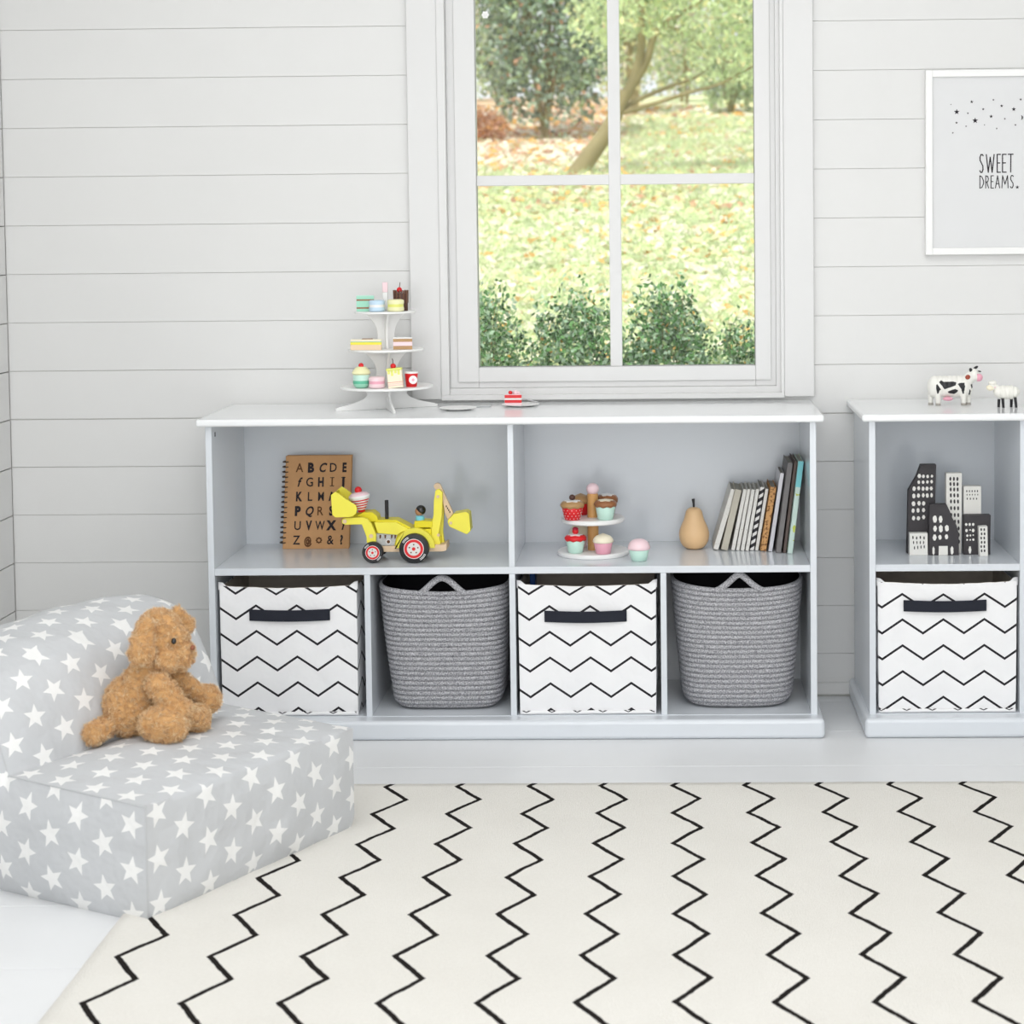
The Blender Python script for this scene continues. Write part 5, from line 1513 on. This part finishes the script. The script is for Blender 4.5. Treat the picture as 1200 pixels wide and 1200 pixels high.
g2 = 'trees and shrubs at the end of the garden'
DK = [M['lf_dark'], M['lf_mid'], M['lf_boxlite'], M['lf_rust']]; PL = [M['lf_pale'], M['lf_mid'], M['lf_yellow'], M['lf_cream']]
shrub('evergreen_tree', -1.55, 20, .95, 3.6, 8500, .055, DK, 'big dark evergreen filling the upper left of the window', g2, wts=(.50, .72, .965, 1), sprigs=10, cat='tree', trunk=.03)
shrub('evergreen_tree', -3.3, 23, .75, 3.9, 3600, .060, [M['lf_mid'], M['lf_pale'], M['lf_dark'], M['lf_rust']], 'mid green tree at the far left behind the dark evergreen', g2, wts=(.5, .75, .93, 1), cat='tree', trunk=.03)
shrub('evergreen_tree', -.45, 25, .75, 3.6, 2600, .060, PL, 'pale feathery tree behind the leaning trunk', g2, wts=(.5, .7, .85, 1), cat='tree', trunk=.05)
shrub('garden_shrub', 1.05, 25, .50, 1.15, 1500, .050, [M['lf_mid'], M['lf_pale'], M['lf_dark'], M['lf_yellow']], 'round green shrub at the far right edge of the lawn', g2, wts=(.55, .85, .95, 1), cat='shrub', trunk=.03)
shrub('garden_shrub', .35, 31.5, .60, 2.0, 1100, .060, [M['lf_rust'], M['lf_cream'], M['lf_pale'], M['lf_mid']], 'rusty pink-leaved shrub in the distance', g2, wts=(.2, .6, .9, 1), cat='shrub', trunk=.03)
shrub('garden_tree', 2.0, 32.5, 1.25, 4.5, 4500, .07, PL, 'tall pale green tree in the right distance', g2, wts=(.6, .8, .9, 1), cat='tree', trunk=.035)
shrub('garden_tree', -.6, 37, 1.6, 5.0, 4000, .08, PL, 'tallest pale tree at the very back of the garden', g2, wts=(.4, .6, .7, 1), cat='tree', trunk=.04)
shrub('garden_tree', -3.9, 33, 1.7, 5.2, 4000, .08, [M['lf_mid'], M['lf_pale'], M['lf_dark'], M['lf_yellow']], 'broad green tree in the left distance', g2, wts=(.5, .8, .95, 1), cat='tree', trunk=.04)
for k in range(9):
    shrub('garden_shrub', -5.0 + k * 1.08, 28.2 + .3 * math.sin(k * 2.3), .50, 1.5 + .5 * math.sin(k * 1.7), 1000, .05, [M['lf_mid'], M['lf_pale'], M['lf_boxlite'], M['lf_cream']] if k % 2 else [M['lf_pale'], M['lf_boxlite'], M['lf_cream'], M['lf_mid']],
          'one of the pale green shrubs in the row at the far edge of the lawn', 'row of shrubs at the far edge of the lawn', wts=(.4, .7, .85, 1), trunk=.02, sprigs=4)
shrub('leaf_pile', -2.32, 19, .42, .42, 1500, .035, [M['lf_rust'], M['lf_orange'], M['lf_cream'], M['lf_rust']], 'rust brown heap of leaves left of the dark evergreen', wts=(.6, .75, .9, 1), cat='leaf pile', sprigs=2, trunk=.01)

# ------------------------------------------------------------------ camera
cam = bpy.data.cameras.new('camera'); co = bpy.data.objects.new('camera', cam); COL.objects.link(co)
f_, pt, ro, ya, ppx, ppy, H = 2242.4385, R(3.2385), R(-.5642), R(1.0702), 737.8718, 385.6595, 1.2569
Xv = Vector((math.cos(ya), math.sin(ya), 0)); F0 = Vector((-math.sin(ya), math.cos(ya), 0)); Zv = Vector((0, 0, 1))
Fv = F0 * math.cos(pt) - Zv * math.sin(pt); Uv = Zv * math.cos(pt) + F0 * math.sin(pt)
Rv = Xv * math.cos(ro) + Uv * math.sin(ro); U2 = Uv * math.cos(ro) - Xv * math.sin(ro)
co.matrix_world = Matrix(((Rv.x, U2.x, -Fv.x, 0), (Rv.y, U2.y, -Fv.y, -5), (Rv.z, U2.z, -Fv.z, H), (0, 0, 0, 1)))
cam.sensor_width = 36; cam.lens = f_ / 1200 * 36; cam.shift_x = (600 - ppx) / 1200; cam.shift_y = (ppy - 600) / 1200
cam.clip_end = 200
cam.dof.use_dof = True; cam.dof.focus_distance = 4.65; cam.dof.aperture_fstop = cam.lens / 11.0
sc.camera = co

# ------------------------------------------------------------------ light
wd = bpy.data.worlds.new('world'); sc.world = wd; wd.use_nodes = True
bg = wd.node_tree.nodes['Background']; bg.inputs[0].default_value = (.93, .96, 1, 1); bg.inputs[1].default_value = 1.1
def area(name, loc, target, sx, sy, power, col=(1, 1, 1)):
    l = bpy.data.lights.new(name, 'AREA'); l.shape = 'RECTANGLE'; l.size = sx; l.size_y = sy; l.energy = power; l.color = col
    o = bpy.data.objects.new(name, l); COL.objects.link(o); o.location = loc
    o.rotation_euler = (Vector(target) - Vector(loc)).to_track_quat('-Z', 'Y').to_euler(); return o
area('softbox_back', (-.2, -5.75, 1.30), (-.2, 0, 1.0), 2.6, 2.3, 49, (1, .995, .985))
area('softbox_key', (.9, -4.9, 2.35), (-.3, -.2, .3), 1.6, 1.0, 10, (1, .99, .975))
area('softbox_top', (-.15, -1.75, 2.62), (-.15, -1.45, 0), 3.0, 2.6, 47, (1, 1, 1))
s = bpy.data.lights.new('sun', 'SUN'); s.energy = 3.7; s.angle = R(6); s.color = (1, .97, .9)
so = bpy.data.objects.new('sun', s); COL.objects.link(so); so.rotation_euler = (R(32), R(-12), 0)

sc.view_settings.view_transform = 'Standard'; sc.view_settings.look = 'None'; sc.view_settings.exposure = .02; sc.view_settings.gamma = 1
sc.cycles.max_bounces = 8; sc.cycles.diffuse_bounces = 5; sc.cycles.transparent_max_bounces = 8; sc.cycles.use_denoising = True
